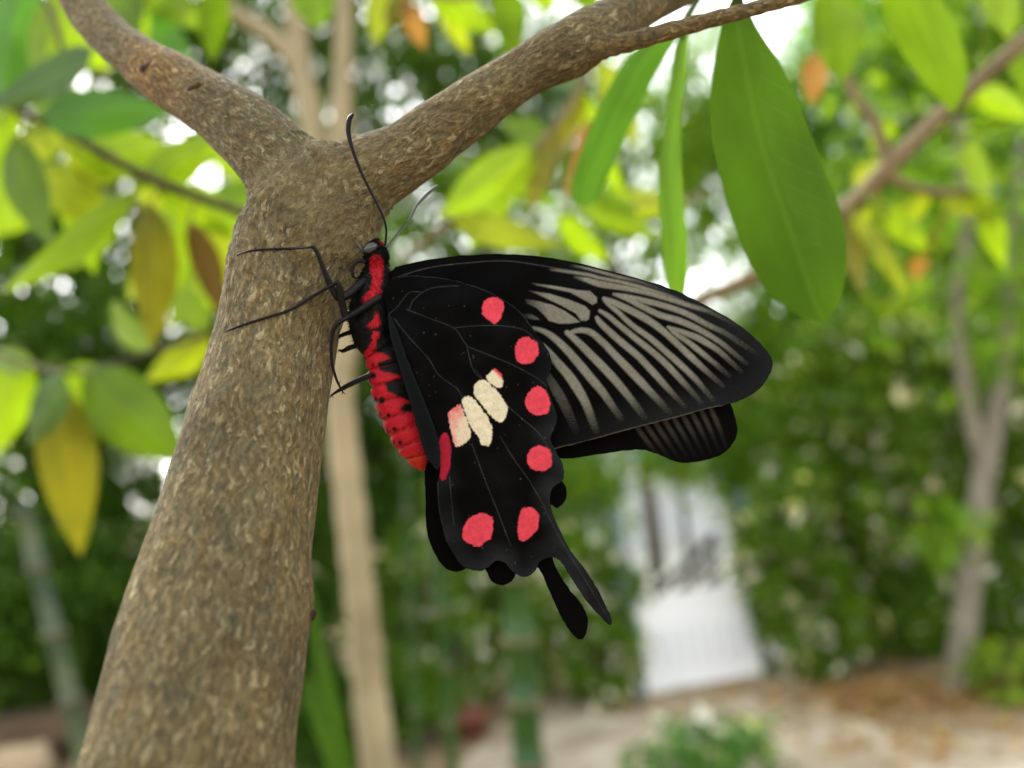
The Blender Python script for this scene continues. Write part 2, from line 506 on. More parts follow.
def tree(name, label, cat, px, py, D, rx, ry, n, size, pal, seed, trunk_r=0.06, bark=None, clumps=46, spread=0.17,
         shell=0.45, aspect=0.42, group=None, accent=None, accent_p=0, accent_s=1.6, mat=None, bias=(0, -0.3, 0.9), holes=None, depth=None):
    c = P(px, py, D)
    R = np.array([rx * D / FPX, (depth or min(rx, ry) * D / FPX), ry * D / FPX])
    root = thing(name, label, cat, (c[0], c[1], 0), group)
    pts, cc = clump_points(c, R, n, seed, clumps, spread, shell)
    pts = pts[pts[:, 2] > 0.03]
    if holes:
        for (hx, hy, hr) in holes:                     # openings right through the crown
            a = P(hx, hy, D); v = pts - CAM
            t = v @ (a - CAM) / ((a - CAM) @ (a - CAM))
            q = np.linalg.norm(v - t[:, None] * (a - CAM), axis=1) > hr * D / FPX
            pts = pts[q]
    V, F, C = leaf_cloud(pts, bias, size, pal, aspect, seed + 1, accent, accent_p, accent_s)
    mesh_obj('crown', V, F, mat or M_FOL, root, smooth=False, col=C)
    if trunk_r:
        r = np.random.default_rng(seed + 5)
        base = np.array([c[0] + r.uniform(-.1, .1), c[1], -0.02])
        fork = np.array([c[0], c[1], max(0.3, c[2] - R[2] * 0.55)])
        parts = [tube(catmull([base, (base + fork) / 2 + r.normal(size=3) * 0.04, fork, c + np.array([0, 0, R[2] * 0.5])], 6),
                      np.linspace(trunk_r, trunk_r * 0.3, 19), 8)]
        for i in range(0, len(cc), 4):
            mid = (fork + cc[i]) / 2 + r.normal(size=3) * 0.08 * R.min()
            parts.append(tube(catmull([fork, mid, cc[i]], 5), np.linspace(trunk_r * 0.45, trunk_r * 0.1, 11), 6))
        v, f = join(parts)
        mesh_obj('trunk' if cat == 'tree' else 'stem', v, f, bark or M_DARKBARK, root)
    return root


TR = 'trees closing off the garden behind'
# back row, against the sky
tree('tree', 'deep green tree behind the topmost lime leaves at the upper left corner', 'tree', 70, 90, 8.4, 150, 120, 3600, 0.12, 'deep', 25, 0.08, group=TR, clumps=60, spread=0.16)
tree('tree', 'mid green tree behind the head and antennae of the butterfly', 'tree', 440, 240, 8.8, 95, 80, 2600, 0.12, 'mid', 26, 0.07, group=TR, clumps=60, spread=0.15)
tree('tree', 'thin leaved green tree just above the upper edge of the forewing', 'tree', 610, 240, 9.6, 95, 65, 1800, 0.12, 'fresh', 27, 0.05, group=TR, clumps=50, spread=0.13)
tree('tree', 'light green tree filling the gap over the wing tip behind the broad leaf', 'tree', 745, 150, 10.5, 95, 130, 6000, 0.13, 'fresh', 21, 0.07, group=TR, clumps=60, spread=0.13)
tree('tree', 'yellow green leafy tree at the top right corner behind the tan branch', 'tree', 985, 60, 8.5, 120, 120, 7000, 0.13, 'fresh', 22, 0.07, group=TR, clumps=60, spread=0.15)
tree('tree', 'mid green tree rising over the middle of the hedge', 'tree', 885, 270, 8.0, 105, 110, 8500, 0.12, 'mid', 23, 0.06, group=TR, clumps=60, spread=0.15)
tree('tree', 'dark leafy tree at the far left low behind the long yellow leaf', 'tree', 60, 520, 6.6, 130, 95, 4300, 0.11, 'deep', 24, 0.06, group=TR, clumps=60, spread=0.14)
tree('tree', 'dark green leafy tree at the far left behind the lime green branch', 'tree', 20, 330, 7.0, 190, 210, 11500, 0.13, 'deep', 11, 0.09, group=TR)
tree('tree', 'dark tall tree seen through gaps above the left limb of the forked trunk', 'tree', 205, 20, 9.0, 170, 150, 8200, 0.13, 'deep', 12, 0.11, group=TR, spread=0.19)
tree('tree', 'dark sparse tree with sky gaps seen above the fork of the trunk', 'tree', 430, 70, 9.5, 150, 150, 8200, 0.13, 'deep', 13, 0.11, group=TR, spread=0.19)
tree('tree', 'dense green tree behind the pale slender trunk', 'tree', 330, 400, 7.5, 130, 190, 9000, 0.14, 'deep', 14, 0.09, group=TR)
tree('tree', 'mid green tree behind the black tailed hindwings of the butterfly', 'tree', 500, 470, 8.2, 120, 150, 7000, 0.13, 'fresh', 15, 0.08, group=TR)
tree('tree', 'pale green sparse tree with wide sky gaps behind the narrow hanging leaves', 'tree', 590, 150, 12.0, 150, 160, 8500, 0.15, 'fresh', 16, 0.10, group=TR, spread=0.12, clumps=60)
tree('tree', 'bright hazy green tree behind the large hanging leaf and tan branch', 'tree', 880, 110, 11.0, 160, 160, 15000, 0.14, 'teal', 17, 0.12, group=TR, spread=0.16)
tree('tree', 'fresh green tree behind the right edge of the tan branch', 'tree', 1010, 200, 9.0, 130, 150, 6500, 0.15, 'teal', 18, 0.1, group=TR)
tree('tree', 'light green small tree beside the gate just past the wing tip', 'tree', 770, 400, 8.0, 85, 140, 9500, 0.11, 'fresh', 19, 0.06, group=TR)
tree('tree', 'slim light green tree beyond the gate under the far forewing', 'tree', 672, 425, 9.0, 50, 55, 1300, 0.12, 'fresh', 20, 0.04, group=TR)

nc_ = 660
cw = P(rng.uniform(-520, 520, nc_), rng.uniform(-160, 500, nc_), rng.uniform(13.5, 17.5, nc_))
pts = np.vstack([c + rng.normal(size=(34, 3)) * 0.26 for c in cw]); pts = pts[pts[:, 2] > 0.1]
V, F, C = leaf_cloud(pts, (0, -.3, .9), 0.24, 'mid', 0.5, 91)
tag(mesh_obj('far_wood', V, F, M_FOL, None, smooth=False, col=C), 'far green wood seen blurred through the gaps of the garden trees', 'wood', kind='stuff')

SH = 'shrubs of the hedge along the path'  # pale accent leaves in some shrubs stand in for sun flecks, painted as colour
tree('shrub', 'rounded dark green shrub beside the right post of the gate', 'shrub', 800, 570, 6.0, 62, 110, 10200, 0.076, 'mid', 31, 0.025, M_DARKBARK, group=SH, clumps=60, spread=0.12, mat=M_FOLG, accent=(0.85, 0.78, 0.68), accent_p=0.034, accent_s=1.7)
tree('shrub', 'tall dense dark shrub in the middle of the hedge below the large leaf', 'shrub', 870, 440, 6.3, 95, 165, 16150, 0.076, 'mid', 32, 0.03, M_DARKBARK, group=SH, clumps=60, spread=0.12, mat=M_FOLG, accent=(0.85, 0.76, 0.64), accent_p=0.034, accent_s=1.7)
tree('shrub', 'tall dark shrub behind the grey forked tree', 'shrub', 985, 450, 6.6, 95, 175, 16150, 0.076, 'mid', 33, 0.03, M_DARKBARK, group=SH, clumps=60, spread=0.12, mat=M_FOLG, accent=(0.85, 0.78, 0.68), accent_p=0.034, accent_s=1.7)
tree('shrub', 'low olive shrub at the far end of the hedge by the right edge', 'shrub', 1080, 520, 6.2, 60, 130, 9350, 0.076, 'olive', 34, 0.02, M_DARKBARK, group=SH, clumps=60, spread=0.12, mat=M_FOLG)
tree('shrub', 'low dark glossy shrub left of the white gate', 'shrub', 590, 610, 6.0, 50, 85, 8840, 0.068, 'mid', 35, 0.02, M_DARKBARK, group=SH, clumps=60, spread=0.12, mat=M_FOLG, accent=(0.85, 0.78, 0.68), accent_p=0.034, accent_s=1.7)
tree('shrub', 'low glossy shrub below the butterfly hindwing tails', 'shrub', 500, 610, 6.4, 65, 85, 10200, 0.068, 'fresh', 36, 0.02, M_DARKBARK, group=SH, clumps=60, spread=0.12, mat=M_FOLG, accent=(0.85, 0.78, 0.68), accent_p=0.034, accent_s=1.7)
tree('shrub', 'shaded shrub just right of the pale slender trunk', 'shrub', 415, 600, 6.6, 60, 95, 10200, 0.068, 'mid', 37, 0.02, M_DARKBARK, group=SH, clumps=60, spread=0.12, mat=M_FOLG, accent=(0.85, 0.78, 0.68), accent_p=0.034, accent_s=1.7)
tree('shrub', 'dark shaded shrub at the lower left above the plank bench', 'shrub', 40, 610, 5.6, 110, 90, 15300, 0.084, 'deep', 38, 0.02, M_DARKBARK, group=SH, clumps=60, spread=0.12)
tree('shrub', 'dark shrub behind the lower forked trunk', 'shrub', 250, 600, 6.0, 110, 110, 13600, 0.084, 'deep', 39, 0.02, M_DARKBARK, group=SH, clumps=60, spread=0.12)
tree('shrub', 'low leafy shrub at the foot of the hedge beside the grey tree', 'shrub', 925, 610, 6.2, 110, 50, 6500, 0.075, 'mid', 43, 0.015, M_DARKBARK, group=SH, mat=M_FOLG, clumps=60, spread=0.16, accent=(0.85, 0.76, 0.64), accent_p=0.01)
tree('shrub', 'low dark shrub right behind the plank bench', 'shrub', 50, 690, 5.9, 150, 45, 6500, 0.085, 'deep', 44, 0.015, M_DARKBARK, group=SH, clumps=60, spread=0.16)
tree('shrub', 'low dark shrub at ground level between the forked trunk and the pale trunk', 'shrub', 325, 715, 5.4, 60, 42, 3000, 0.08, 'deep', 45, 0.015, M_DARKBARK, group=SH, clumps=50, spread=0.16)
tree('shrub', 'low green shrub beside the foot of the slim green culms', 'shrub', 418, 690, 5.7, 50, 38, 2200, 0.08, 'mid', 46, 0.015, M_DARKBARK, group=SH, clumps=50, spread=0.16)
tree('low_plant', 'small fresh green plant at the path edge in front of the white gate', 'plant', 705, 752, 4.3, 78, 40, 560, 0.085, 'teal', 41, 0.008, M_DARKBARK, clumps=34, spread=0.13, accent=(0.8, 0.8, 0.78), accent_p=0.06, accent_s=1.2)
tree('low_plant', 'yellow green low plant on the ground right of the grey tree', 'plant', 1010, 672, 5.0, 48, 36, 420, 0.10, 'lime', 42, 0.008, M_DARKBARK, clumps=20, spread=0.14)

# dry leaves lying on the ground
cpts = []
for (px, py, s, n) in [(905, 698, 50, 420), (870, 690, 40, 200), (1000, 690, 40, 180), (740, 700, 110, 260), (900, 745, 90, 120)]:
    for i in range(n):
        a = px + rng.normal() * s; b = py + rng.normal() * 10
        if b < 640: continue
        g = G(a, b, 0.0); cpts.append([g[0], g[1], 0.014 + rng.random() * 0.02])
V, F, C = leaf_cloud(np.array(cpts), (0, 0, 3), 0.085, 'litter', 0.5, 55)
V[:, 2] = np.clip(V[:, 2], 0.009, 0.06)
lit = mesh_obj('leaf_litter', V, F, M_FOL, None, smooth=False, col=C)
tag(lit, 'dry brown leaves lying on the ground under the hedge', 'leaf litter', kind='stuff')

# ------------------------------------------------------------------ gate, house beyond
M_WHITE = mat_noise('white_paint', (0.82, 0.82, 0.81), (0.86, 0.86, 0.85), 3, 0.5, 0.05)
M_PALEBAR = mat_noise('pale_grey_metal', lin(196, 200, 202), lin(212, 214, 216), 8, 0.5, 0.0)
M_POST = mat_noise('grey_green_metal', lin(74, 96, 88), lin(98, 118, 108), 8, 0.5, 0.1)
M_WALLW = mat_noise('white_render', (0.68, 0.70, 0.74), (0.78, 0.79, 0.82), 1.2, 0.8, 0.1)
M_ROOF = mat_noise('grey_roof', lin(120, 116, 114), lin(150, 146, 142), 3, 0.8, 0.2)
M_GLASS = mat_noise('blue_grey_glass', lin(88, 128, 140), lin(120, 160, 170), 2, 0.15, 0)
M_RAIL = mat_noise('dark_grey_metal', lin(70, 66, 68), lin(96, 92, 92), 10, 0.5, 0.1)

gl, gr = G(648, 699), G(762, 678)
gc = (gl + gr) / 2
gd = gr - gl; gw = np.linalg.norm(gd[:2]); ga = math.atan2(gd[1], gd[0]); GR = rotz(ga)
root = thing('garden_gate', 'low white metal garden gate with faint grey bars at the end of the path', 'gate', (gc[0], gc[1], 0))
gate_h = 0.64


def gpos(x, z, y=0.0):
    return np.array([gc[0], gc[1], 0]) + GR @ np.array([x, y, z])


v, f = join([box(gpos(-gw / 2 + .02, gate_h / 2 + .02), (0.04, 0.04, gate_h), GR), box(gpos(gw / 2 - .02, gate_h / 2 + .02), (0.04, 0.04, gate_h), GR),
             box(gpos(0, 0.06), (gw - .084, 0.036, 0.05), GR), box(gpos(0, gate_h), (gw - .084, 0.036, 0.04), GR)])
mesh_obj('frame', v, f, M_WHITE, root, smooth=False)
v, f = box(gpos(0, 0.3525), (gw - .088, 0.012, 0.53), GR)
mesh_obj('panel', v, f, M_WHITE, root, smooth=False)
for i in range(7):
    v, f = box(gpos(-gw / 2 + .12 + i * (gw - .24) / 6, 0.30, -0.018), (0.016, 0.012, 0.26), GR)
    mesh_obj('bar', v, f, M_PALEBAR, root, smooth=False)
for s, nm in ((-1, 'grey green metal post on the left of the white gate'), (1, 'grey green metal post on the right of the white gate')):
    p = gpos(s * (gw / 2 + 0.045), 0)
    v, f = join([box(p + np.array([0, 0, 0.62]), (0.075, 0.075, 1.24), GR), box(p + np.array([0, 0, 1.25]), (0.09, 0.09, 0.022), GR)])
    tag(mesh_obj('gate_post', v, f, M_POST, None, smooth=False), nm, 'post', 'posts of the garden gate')

root = thing('white_house', 'overexposed white house beyond the gate with pale blue windows', 'house', (2.6, 16.5, 0))
v, f = box((2.6, 16.5, 1.5), (6.4, 3.0, 3.0)); mesh_obj('wall', v, f, M_WALLW, root, smooth=False)
v, f = join([box((2.6, 16.4, 3.06), (7.0, 3.6, 0.12)), box((2.6, 16.5, 3.2), (6.0, 2.6, 0.16))]); mesh_obj('roof', v, f, M_ROOF, root, smooth=False)
for x in (0.9, 2.3, 3.9):
    v, f = join([box((x - .5, 14.98, 1.7), (0.08, 0.07, 1.16)), box((x + .5, 14.98, 1.7), (0.08, 0.07, 1.16)), box((x, 14.98, 2.24), (0.92, 0.07, 0.08)), box((x, 14.98, 1.16), (0.92, 0.07, 0.08))])
    wf = mesh_obj('window', v, f, M_WHITE, root, smooth=False)
    v, f = box((x, 14.985, 1.7), (0.918, 0.02, 1.0)); mesh_obj('pane', v, f, M_GLASS, wf, smooth=False)

# sloping stair rail beyond the gate
ra, rb = P(660, 590, 8.6), P(716, 535, 8.6)
root = thing('stair_railing', 'dark sloping metal railing seen just above the white gate', 'railing', ((ra + rb)[0] / 2, 8.6, 0))
v, f = join([tube([ra + (rb - ra) * t + np.array([0, 0, k]) for t in np.linspace(0, 1, 4)], [0.05] * 4, 8) for k in (0.0, -0.18, -0.36)])
mesh_obj('rails', v, f, M_RAIL, root)
for t in np.linspace(0.03, 0.97, 5):
    q = ra + (rb - ra) * t
    v, f = tube([[q[0], q[1], 0], [q[0], q[1], q[2] / 2], [q[0], q[1], q[2]]], [0.018] * 3, 8); mesh_obj('baluster', v, f, M_RAIL, root)

# pale wall behind the hedge
wa, wb = P(735, 560, 8.9), P(1180, 520, 9.4)
wc = (wa + wb) / 2; wd = wb - wa; WR = rotz(math.atan2(wd[1], wd[0])); wl = np.linalg.norm(wd[:2])
root = thing('garden_wall', 'pale cream garden wall glimpsed through gaps in the hedge', 'wall', (wc[0], wc[1], 0))
M_CREAMW = mat_noise('cream_render', (0.50, 0.45, 0.37), (0.60, 0.55, 0.46), 1.5, 0.9, 0.1)
v, f = box((wc[0], wc[1], 1.1), (wl, 0.18, 2.2), WR); mesh_obj('masonry', v, f, M_CREAMW, root, smooth=False)
v, f = box((wc[0], wc[1], 2.235), (wl + .06, 0.26, 0.07), WR); mesh_obj('coping', v, f, M_ROOF, root, smooth=False)

# plank bench at the lower left
ba, bb = P(-70, 735, 5.0), P(150, 702, 5.0)
bm_ = (ba + bb) / 2; bd = bb - ba; bl = np.linalg.norm(bd[:2]); bang = math.atan2(bd[1], bd[0]); BR = rotz(bang)
M_PLANK = mat_noise('weathered_plank', lin(74, 60, 44), lin(100, 82, 62), 5, 0.8, 0.25)
root = thing('plank_bench', 'weathered brown plank bench low at the left edge', 'bench', (bm_[0], bm_[1], 0))
bz = bm_[2]
v, f = join([box([bm_[0], bm_[1], bz], (bl, 0.30, 0.05), BR), box(np.array([bm_[0], bm_[1], bz - 0.06]) + BR @ np.array([0, -0.13, 0]), (bl * .98, 0.03, 0.068), BR)])
mesh_obj('seat', v, f, M_PLANK, root, smooth=False)
for s in (-1, 1):
    p = np.array([bm_[0], bm_[1], (bz - 0.03) / 2]) + BR @ np.array([s * bl * 0.42, 0, 0])
    v, f = box(p, (0.08, 0.20, bz - 0.03), BR); mesh_obj('leg', v, f, M_PLANK, root, smooth=False)
v, f = box(np.array([bm_[0], bm_[1], bz * 0.42]) + BR @ np.array([0, -0.115, 0]), (bl * 0.9, 0.025, 0.10), BR)
mesh_obj('stretcher', v, f, M_PLANK, root, smooth=False)

# terracotta pots
M_TERRA = mat_noise('terracotta', lin(112, 66, 50), lin(134, 86, 68), 14, 0.85, 0.15)
for (px, py, sc, lb) in [(474, 738, 0.8, 'wide terracotta pot on the ground below the butterfly')]:
    g = G(px, py)
    prof = [(0.0, 0.0), (0.09, 0.0), (0.13, 0.17), (0.15, 0.17), (0.15, 0.21), (0.125, 0.21), (0.11, 0.16), (0.0, 0.16)]
    a = np.linspace(0, 2 * math.pi, 24, endpoint=False)
    V = np.vstack([np.stack([g[0] + r_ * sc * np.cos(a), g[1] + r_ * sc * np.sin(a), np.full(24, z_ * sc)], 1) for r_, z_ in prof])
    F = [[i * 24 + j, i * 24 + (j + 1) % 24, (i + 1) * 24 + (j + 1) % 24, (i + 1) * 24 + j] for i in range(len(prof) - 1) for j in range(24)]
    tag(mesh_obj('terracotta_pot', V, F, M_TERRA), lb, 'pot')

# ------------------------------------------------------------------ bamboo culms
M_CULM = mat_noise('green_culm', lin(30, 60, 20), lin(54, 86, 30), 5, 0.4, 0.05)
M_CULMB = mat_noise('blue_green_culm', lin(44, 70, 56), lin(84, 94, 60), 7, 0.45, 0.05)


def culm(label, a, b, r, mat, node=0.24, group='bamboo culms among the shrubs'):
    a = np.asarray(a, float); b = np.asarray(b, float)
    L = np.linalg.norm(b - a); n = max(2, int(L / node))
    pts, rr = [], []
    for i in range(n):
        for t, k in ((0.0, 1.22), (0.04, 1.0), (0.5, 0.97), (0.94, 1.0), (0.98, 1.18)):
            pts.append(a + (b - a) * (i + t) / n); rr.append(r * k * (1 - 0.25 * (i + t) / n))
    v, f = tube(pts, rr, 14)
    root = thing('bamboo_culm', label, 'bamboo', a, group)
    mesh_obj('stalk', v, f, mat, root)
    for i in range(1, n):
        v, f = tube([a + (b - a) * (i - 0.006 / node * .5) / n, a + (b - a) * (i + 0.03) / n], [r * 1.3 * (1 - .25 * i / n)] * 2, 14)
        mesh_obj('node_ring', v, f, M_TANTWIG, root)
    return root


q = P(520, 760, 3.6); culm('thick green culm standing upright below the butterfly', [q[0], q[1], -0.01], P(498, 330, 3.6), 0.068, M_CULM)
q = P(440, 700, 4.2); culm('thin green culm between the pale trunk and the thick green culm', [q[0], q[1], -0.01], P(424, 330, 4.2), 0.030, M_CULM)
q = P(405, 700, 4.6); culm('slim green culm close to the right side of the pale trunk', [q[0], q[1], -0.01], P(400, 320, 4.6), 0.026, M_CULM)
culm('leaning blue green culm at the lower left above the bench', [P(118, 760, 3.4)[0], P(118, 760, 3.4)[1], -0.01], P(22, 500, 3.4), 0.042, M_CULMB)


# ------------------------------------------------------------------ broad leaves
def leaf_geo(base, tip, wid, db, dt, bend=0.0, fold=0.18, droop=0.0, prof=(0.75, 0.85), nu=26, nv=10, wave=0.05, seed=0):
    """leaf surface between two pixels with its own depth; wid in pixels"""
    base = np.asarray(base, float); tip = np.asarray(tip, float)
    ax = tip - base; L = np.linalg.norm(ax); ax /= L
    sd_ = np.array([-ax[1], ax[0]])
    u = np.linspace(0, 1, nu); vv = np.linspace(-1, 1, nv * 2 + 1)
    U, Vv = np.meshgrid(u, vv, indexing='ij')
    hw = np.sin(math.pi * np.clip(U, 0, 1) ** prof[0]) ** prof[1]
    hw = np.clip(hw, 0, None) * wid / 2
    hw = np.maximum(hw, wid * 0.012)
    mid = base + U[..., None] * L * ax + (bend * np.sin(math.pi * U))[..., None] * sd_
    pxy = mid + (hw * Vv)[..., None] * sd_
    d0 = db + (dt - db) * U
    S = d0 / FPX
    r = np.random.default_rng(seed); ph = r.uniform(0, 6.28, 3)
    dep = d0 - droop * np.sin(math.pi * U) * L * S + fold * np.abs(hw * Vv) * S \
        + wave * wid * S * np.sin(U * 14 + ph[0]) * Vv ** 2 * np.sign(Vv) * 0.5 + wave * wid * S * np.sin(U * 9 + ph[1]) * Vv ** 2
    W = P(pxy[..., 0], pxy[..., 1], dep).reshape(-1, 3)
    m = nv * 2 + 1
    i, j = np.meshgrid(np.arange(nu - 1), np.arange(m - 1), indexing='ij')
    k = (i * m + j).ravel()
    F = np.stack([k, k + 1, k + m + 1, k + m], 1).astype(np.int32)
    co = np.stack([U, Vv * hw / (wid / 2) * 0.5, np.full_like(U, seed * 1.37)], -1).reshape(-1, 3)
    return W, F, co


LIME = mat_leaf('lime_leaf', (0.18, 0.30, 0.012), (0.29, 0.44, 0.006), 0.55, 0.5)
LIMEY = mat_leaf('yellow_lime_leaf', (0.24, 0.31, 0.012), (0.36, 0.44, 0.009), 0.55, 0.5)
MID = mat_leaf('mid_green_leaf', (0.085, 0.16, 0.006), (0.14, 0.25, 0.005), 0.5, 0.5)
DARK = mat_leaf('dark_green_leaf', (0.04, 0.125, 0.010), (0.10, 0.28, 0.014), 0.45, 0.5)
DULL = mat_leaf('dull_green_leaf', (0.07, 0.13, 0.035), (0.11, 0.21, 0.04), 0.4)
YELL = mat_leaf('yellow_olive_leaf', (0.15, 0.14, 0.009), (0.19, 0.185, 0.006), 0.5, 0.5, blotch=(0.09, 0.11, 0.010))
BROWN = mat_leaf('brown_olive_leaf', (0.11, 0.065, 0.012), (0.16, 0.10, 0.015), 0.4)
ORANGE = mat_leaf('orange_leaf', (0.30, 0.15, 0.025), (0.36, 0.18, 0.025), 0.5)
BIGG = mat_leaf('broad_hanging_leaf', (0.030, 0.082, 0.004), (0.056, 0.132, 0.002), 0.5, 0.4)
BLUEG = mat_leaf('cool_green_leaf', (0.055, 0.145, 0.014), (0.085, 0.21, 0.012), 0.45)

FRESHG = mat_leaf('fresh_narrow_leaf', (0.10, 0.22, 0.012), (0.16, 0.34, 0.01), 0.5, 0.5)

_lc = [0]
def add_leaf(root, mat, base, tip, wid, db, dt=None, twig=None, label=None, stem_mat=None, stem_r=0.0007, **kw):
    _lc[0] += 1
    dt = db if dt is None else dt
    W, F, co = leaf_geo(base, tip, wid, db, dt, seed=_lc[0], **kw)
    V = W; FF = F.tolist()
    if twig is not None:                     # stalk to the nearest point of the twigs
        b = P(base[0], base[1], db)
        tw = np.vstack(twig); q = tw[np.argmin(np.linalg.norm(tw - b, axis=1))]
        if np.linalg.norm(q - b) > 1e-5:
            mid = (q + b) / 2 + np.array([0, 0, 0.06 * np.linalg.norm(q - b)])
            tip_in = P(base[0] + (tip[0] - base[0]) * .06, base[1] + (tip[1] - base[1]) * .06, db + (dt - db) * .06)
            v, f = tube(catmull([q, mid, b, tip_in], 5), np.full(16, stem_r), 6)
            FF = FF + [[i + len(V) for i in qq] for qq in f]
            V = np.vstack([V, v]); co = np.vstack([co, np.tile([0.02, 0.0, 0.0], (len(v), 1))])
    o = mesh_obj('leaf', V, FF, mat, root, attrs={'leafco': co})
    if label: o['label'] = label
    return o


def twig_part(root, name, pts, radii, mat, n=6):
    """pts = (px,py,d) list, radii in px"""
    p = np.asarray(pts, float)
    w3 = P(p[:, 0], p[:, 1], p[:, 2])
    r = np.asarray(radii) * p[:, 2] / FPX
    q = catmull(np.hstack([w3, r[:, None]]), n)
    v, f = tube(q[:, :3], np.abs(q[:, 3]), 10)
    mesh_obj(name, v, f, mat, root)
    return q[:, :3]


# left lime branch -------------------------------------------------
bt = P(120, 155, .405)
root = thing('leafy_branch', 'dark twig with bright lime and yellow leaves left of the forked trunk', 'branch', bt)
tw = [twig_part(root, 'twig', [(-60, 78, 0.405), (0, 100, 0.405), (70, 135, 0.405), (150, 178, 0.405), (245, 214, 0.419), (330, 250, 0.432)], [3.5, 4, 4.5, 5, 5, 5], M_TWIG),
      twig_part(root, 'twig', [(-40, -90, 0.419), (30, -20, 0.419), (60, 40, 0.412), (70, 135, 0.405)], [3, 3, 3, 3], M_TWIG)]
D0 = 0.405
for a in [
    (DARK, (25, -25), (2, 112), 66, 0.459), (LIME, (78, -15), (36, 92), 52, 0.446), (DULL, (92, 48), (-12, 108), 40, 0.405),
    (DARK, (40, 118), (172, 112), 50, 0.385), (LIME, (72, 150), (176, 148), 52, 0.419), (LIMEY, (40, 168), (112, 232), 48, 0.446),
    (MID, (14, 138), (50, 245), 44, 0.378), (LIME, (135, 192), (2, 292), 36, 0.405), (YELL, (150, 205), (152, 348), 48, 0.392),
    (BROWN, (190, 222), (224, 322), 30, 0.405), (LIME, (160, 192), (252, 238), 40, 0.419), (LIME, (142, 186), (222, 136), 44, 0.425),
    (LIMEY, (118, 180), (60, 128), 46, 0.446), (LIME, (178, 210), (172, 300), 40, 0.446), (LIME, (100, 165), (28, 205), 46, 0.459),
    (LIMEY, (205, 205), (238, 296), 34, 0.446), (LIME, (60, 160), (95, 275), 36, 0.466), (MID, (100, -20), (140, 35), 46, 0.486),
    (LIME, (10, 108), (-20, 200), 50, 0.446), (LIME, (0, 20), (60, 75), 40, 0.486)]:
    add_leaf(root, a[0], a[1], a[2], a[3], a[4], a[4] + rng.uniform(-.02, .03), tw, droop=rng.uniform(-.05, .12), bend=rng.uniform(-6, 6), fold=rng.uniform(.1, .45))

root = thing('leafy_branch', 'second more blurred twig of lime leaves behind the dark twig on the left', 'branch', P(120, 200, .60))
tw = [twig_part(root, 'twig', [(-80, 150, .62), (20, 160, .60), (120, 200, .60), (220, 270, .62), (320, 330, .64)], [2.5, 3, 3, 3, 3], M_TWIG),
      twig_part(root, 'twig', [(-60, 40, .62), (20, 30, .61), (100, 10, .62), (170, -40, .64)], [2.5, 3, 3, 2.5], M_TWIG)]
for a in [(LIME, (60, 175), (0, 235), 46), (LIME, (110, 195), (70, 270), 44), (LIMEY, (140, 205), (190, 150), 46), (LIME, (150, 215), (226, 232), 48), (LIMEY, (170, 235), (128, 300), 36),
          (LIME, (190, 245), (206, 320), 38), (LIME, (90, 180), (130, 130), 44), (LIMEY, (30, 160), (60, 110), 40), (LIME, (215, 265), (245, 200), 34), (LIME, (60, 20), (110, 70), 44),
          (LIME, (20, 30), (-10, 90), 44), (LIMEY, (90, 12), (60, -40), 40), (MID, (40, 25), (70, 110), 40), (LIME, (120, 0), (150, 50), 34), (LIME, (0, 160), (-20, 260), 40), (LIME, (205, 260), (168, 330), 30), (MID, (190, 225), (262, 178), 46), (LIME, (200, 130), (262, 196), 38), (MID, (30, 30), (52, 130), 40), (DARK, (150, 10), (200, 95), 40)]:
    d_ = .60 + rng.uniform(-.03, .06)
    add_leaf(root, a[0], a[1], a[2], a[3], d_, d_ + rng.uniform(-.03, .05), tw, droop=rng.uniform(-.05, .12), bend=rng.uniform(-6, 6), fold=rng.uniform(.1, .4), stem_r=.001)

root = thing('leafy_branch', 'hanging spray with a long yellow leaf and a broad green leaf at the left edge', 'branch', P(60, 365, 0.459))
tw = [twig_part(root, 'twig', [(-60, 330, 0.486), (20, 362, 0.472), (70, 372, 0.459), (120, 362, 0.472), (220, 330, 0.499), (330, 300, .40)], [2.5, 2.5, 2.5, 2.5, 2.5, 2.5], M_TWIG)]
for a in [(YELL, (58, 385), (80, 556), 62, 0.459), (MID, (86, 372), (186, 462), 74, 0.452), (LIME, (66, 366), (104, 416), 46, 0.486), (DULL, (60, 372), (28, 446), 38, 0.439),
          (LIME, (24, 352), (-10, 462), 50, 0.486), (LIME, (34, 368), (-14, 352), 28, 0.472), (LIMEY, (212, 336), (146, 380), 36, 0.499), (LIME, (205, 330), (182, 285), 30, 0.499),
          (LIME, (150, 350), (112, 300), 28, 0.486)]:
    add_leaf(root, a[0], a[1], a[2], a[3], a[4], a[4] + rng.uniform(-.01, .03), tw, droop=rng.uniform(0, .12), bend=rng.uniform(-6, 6), fold=rng.uniform(.1, .4))

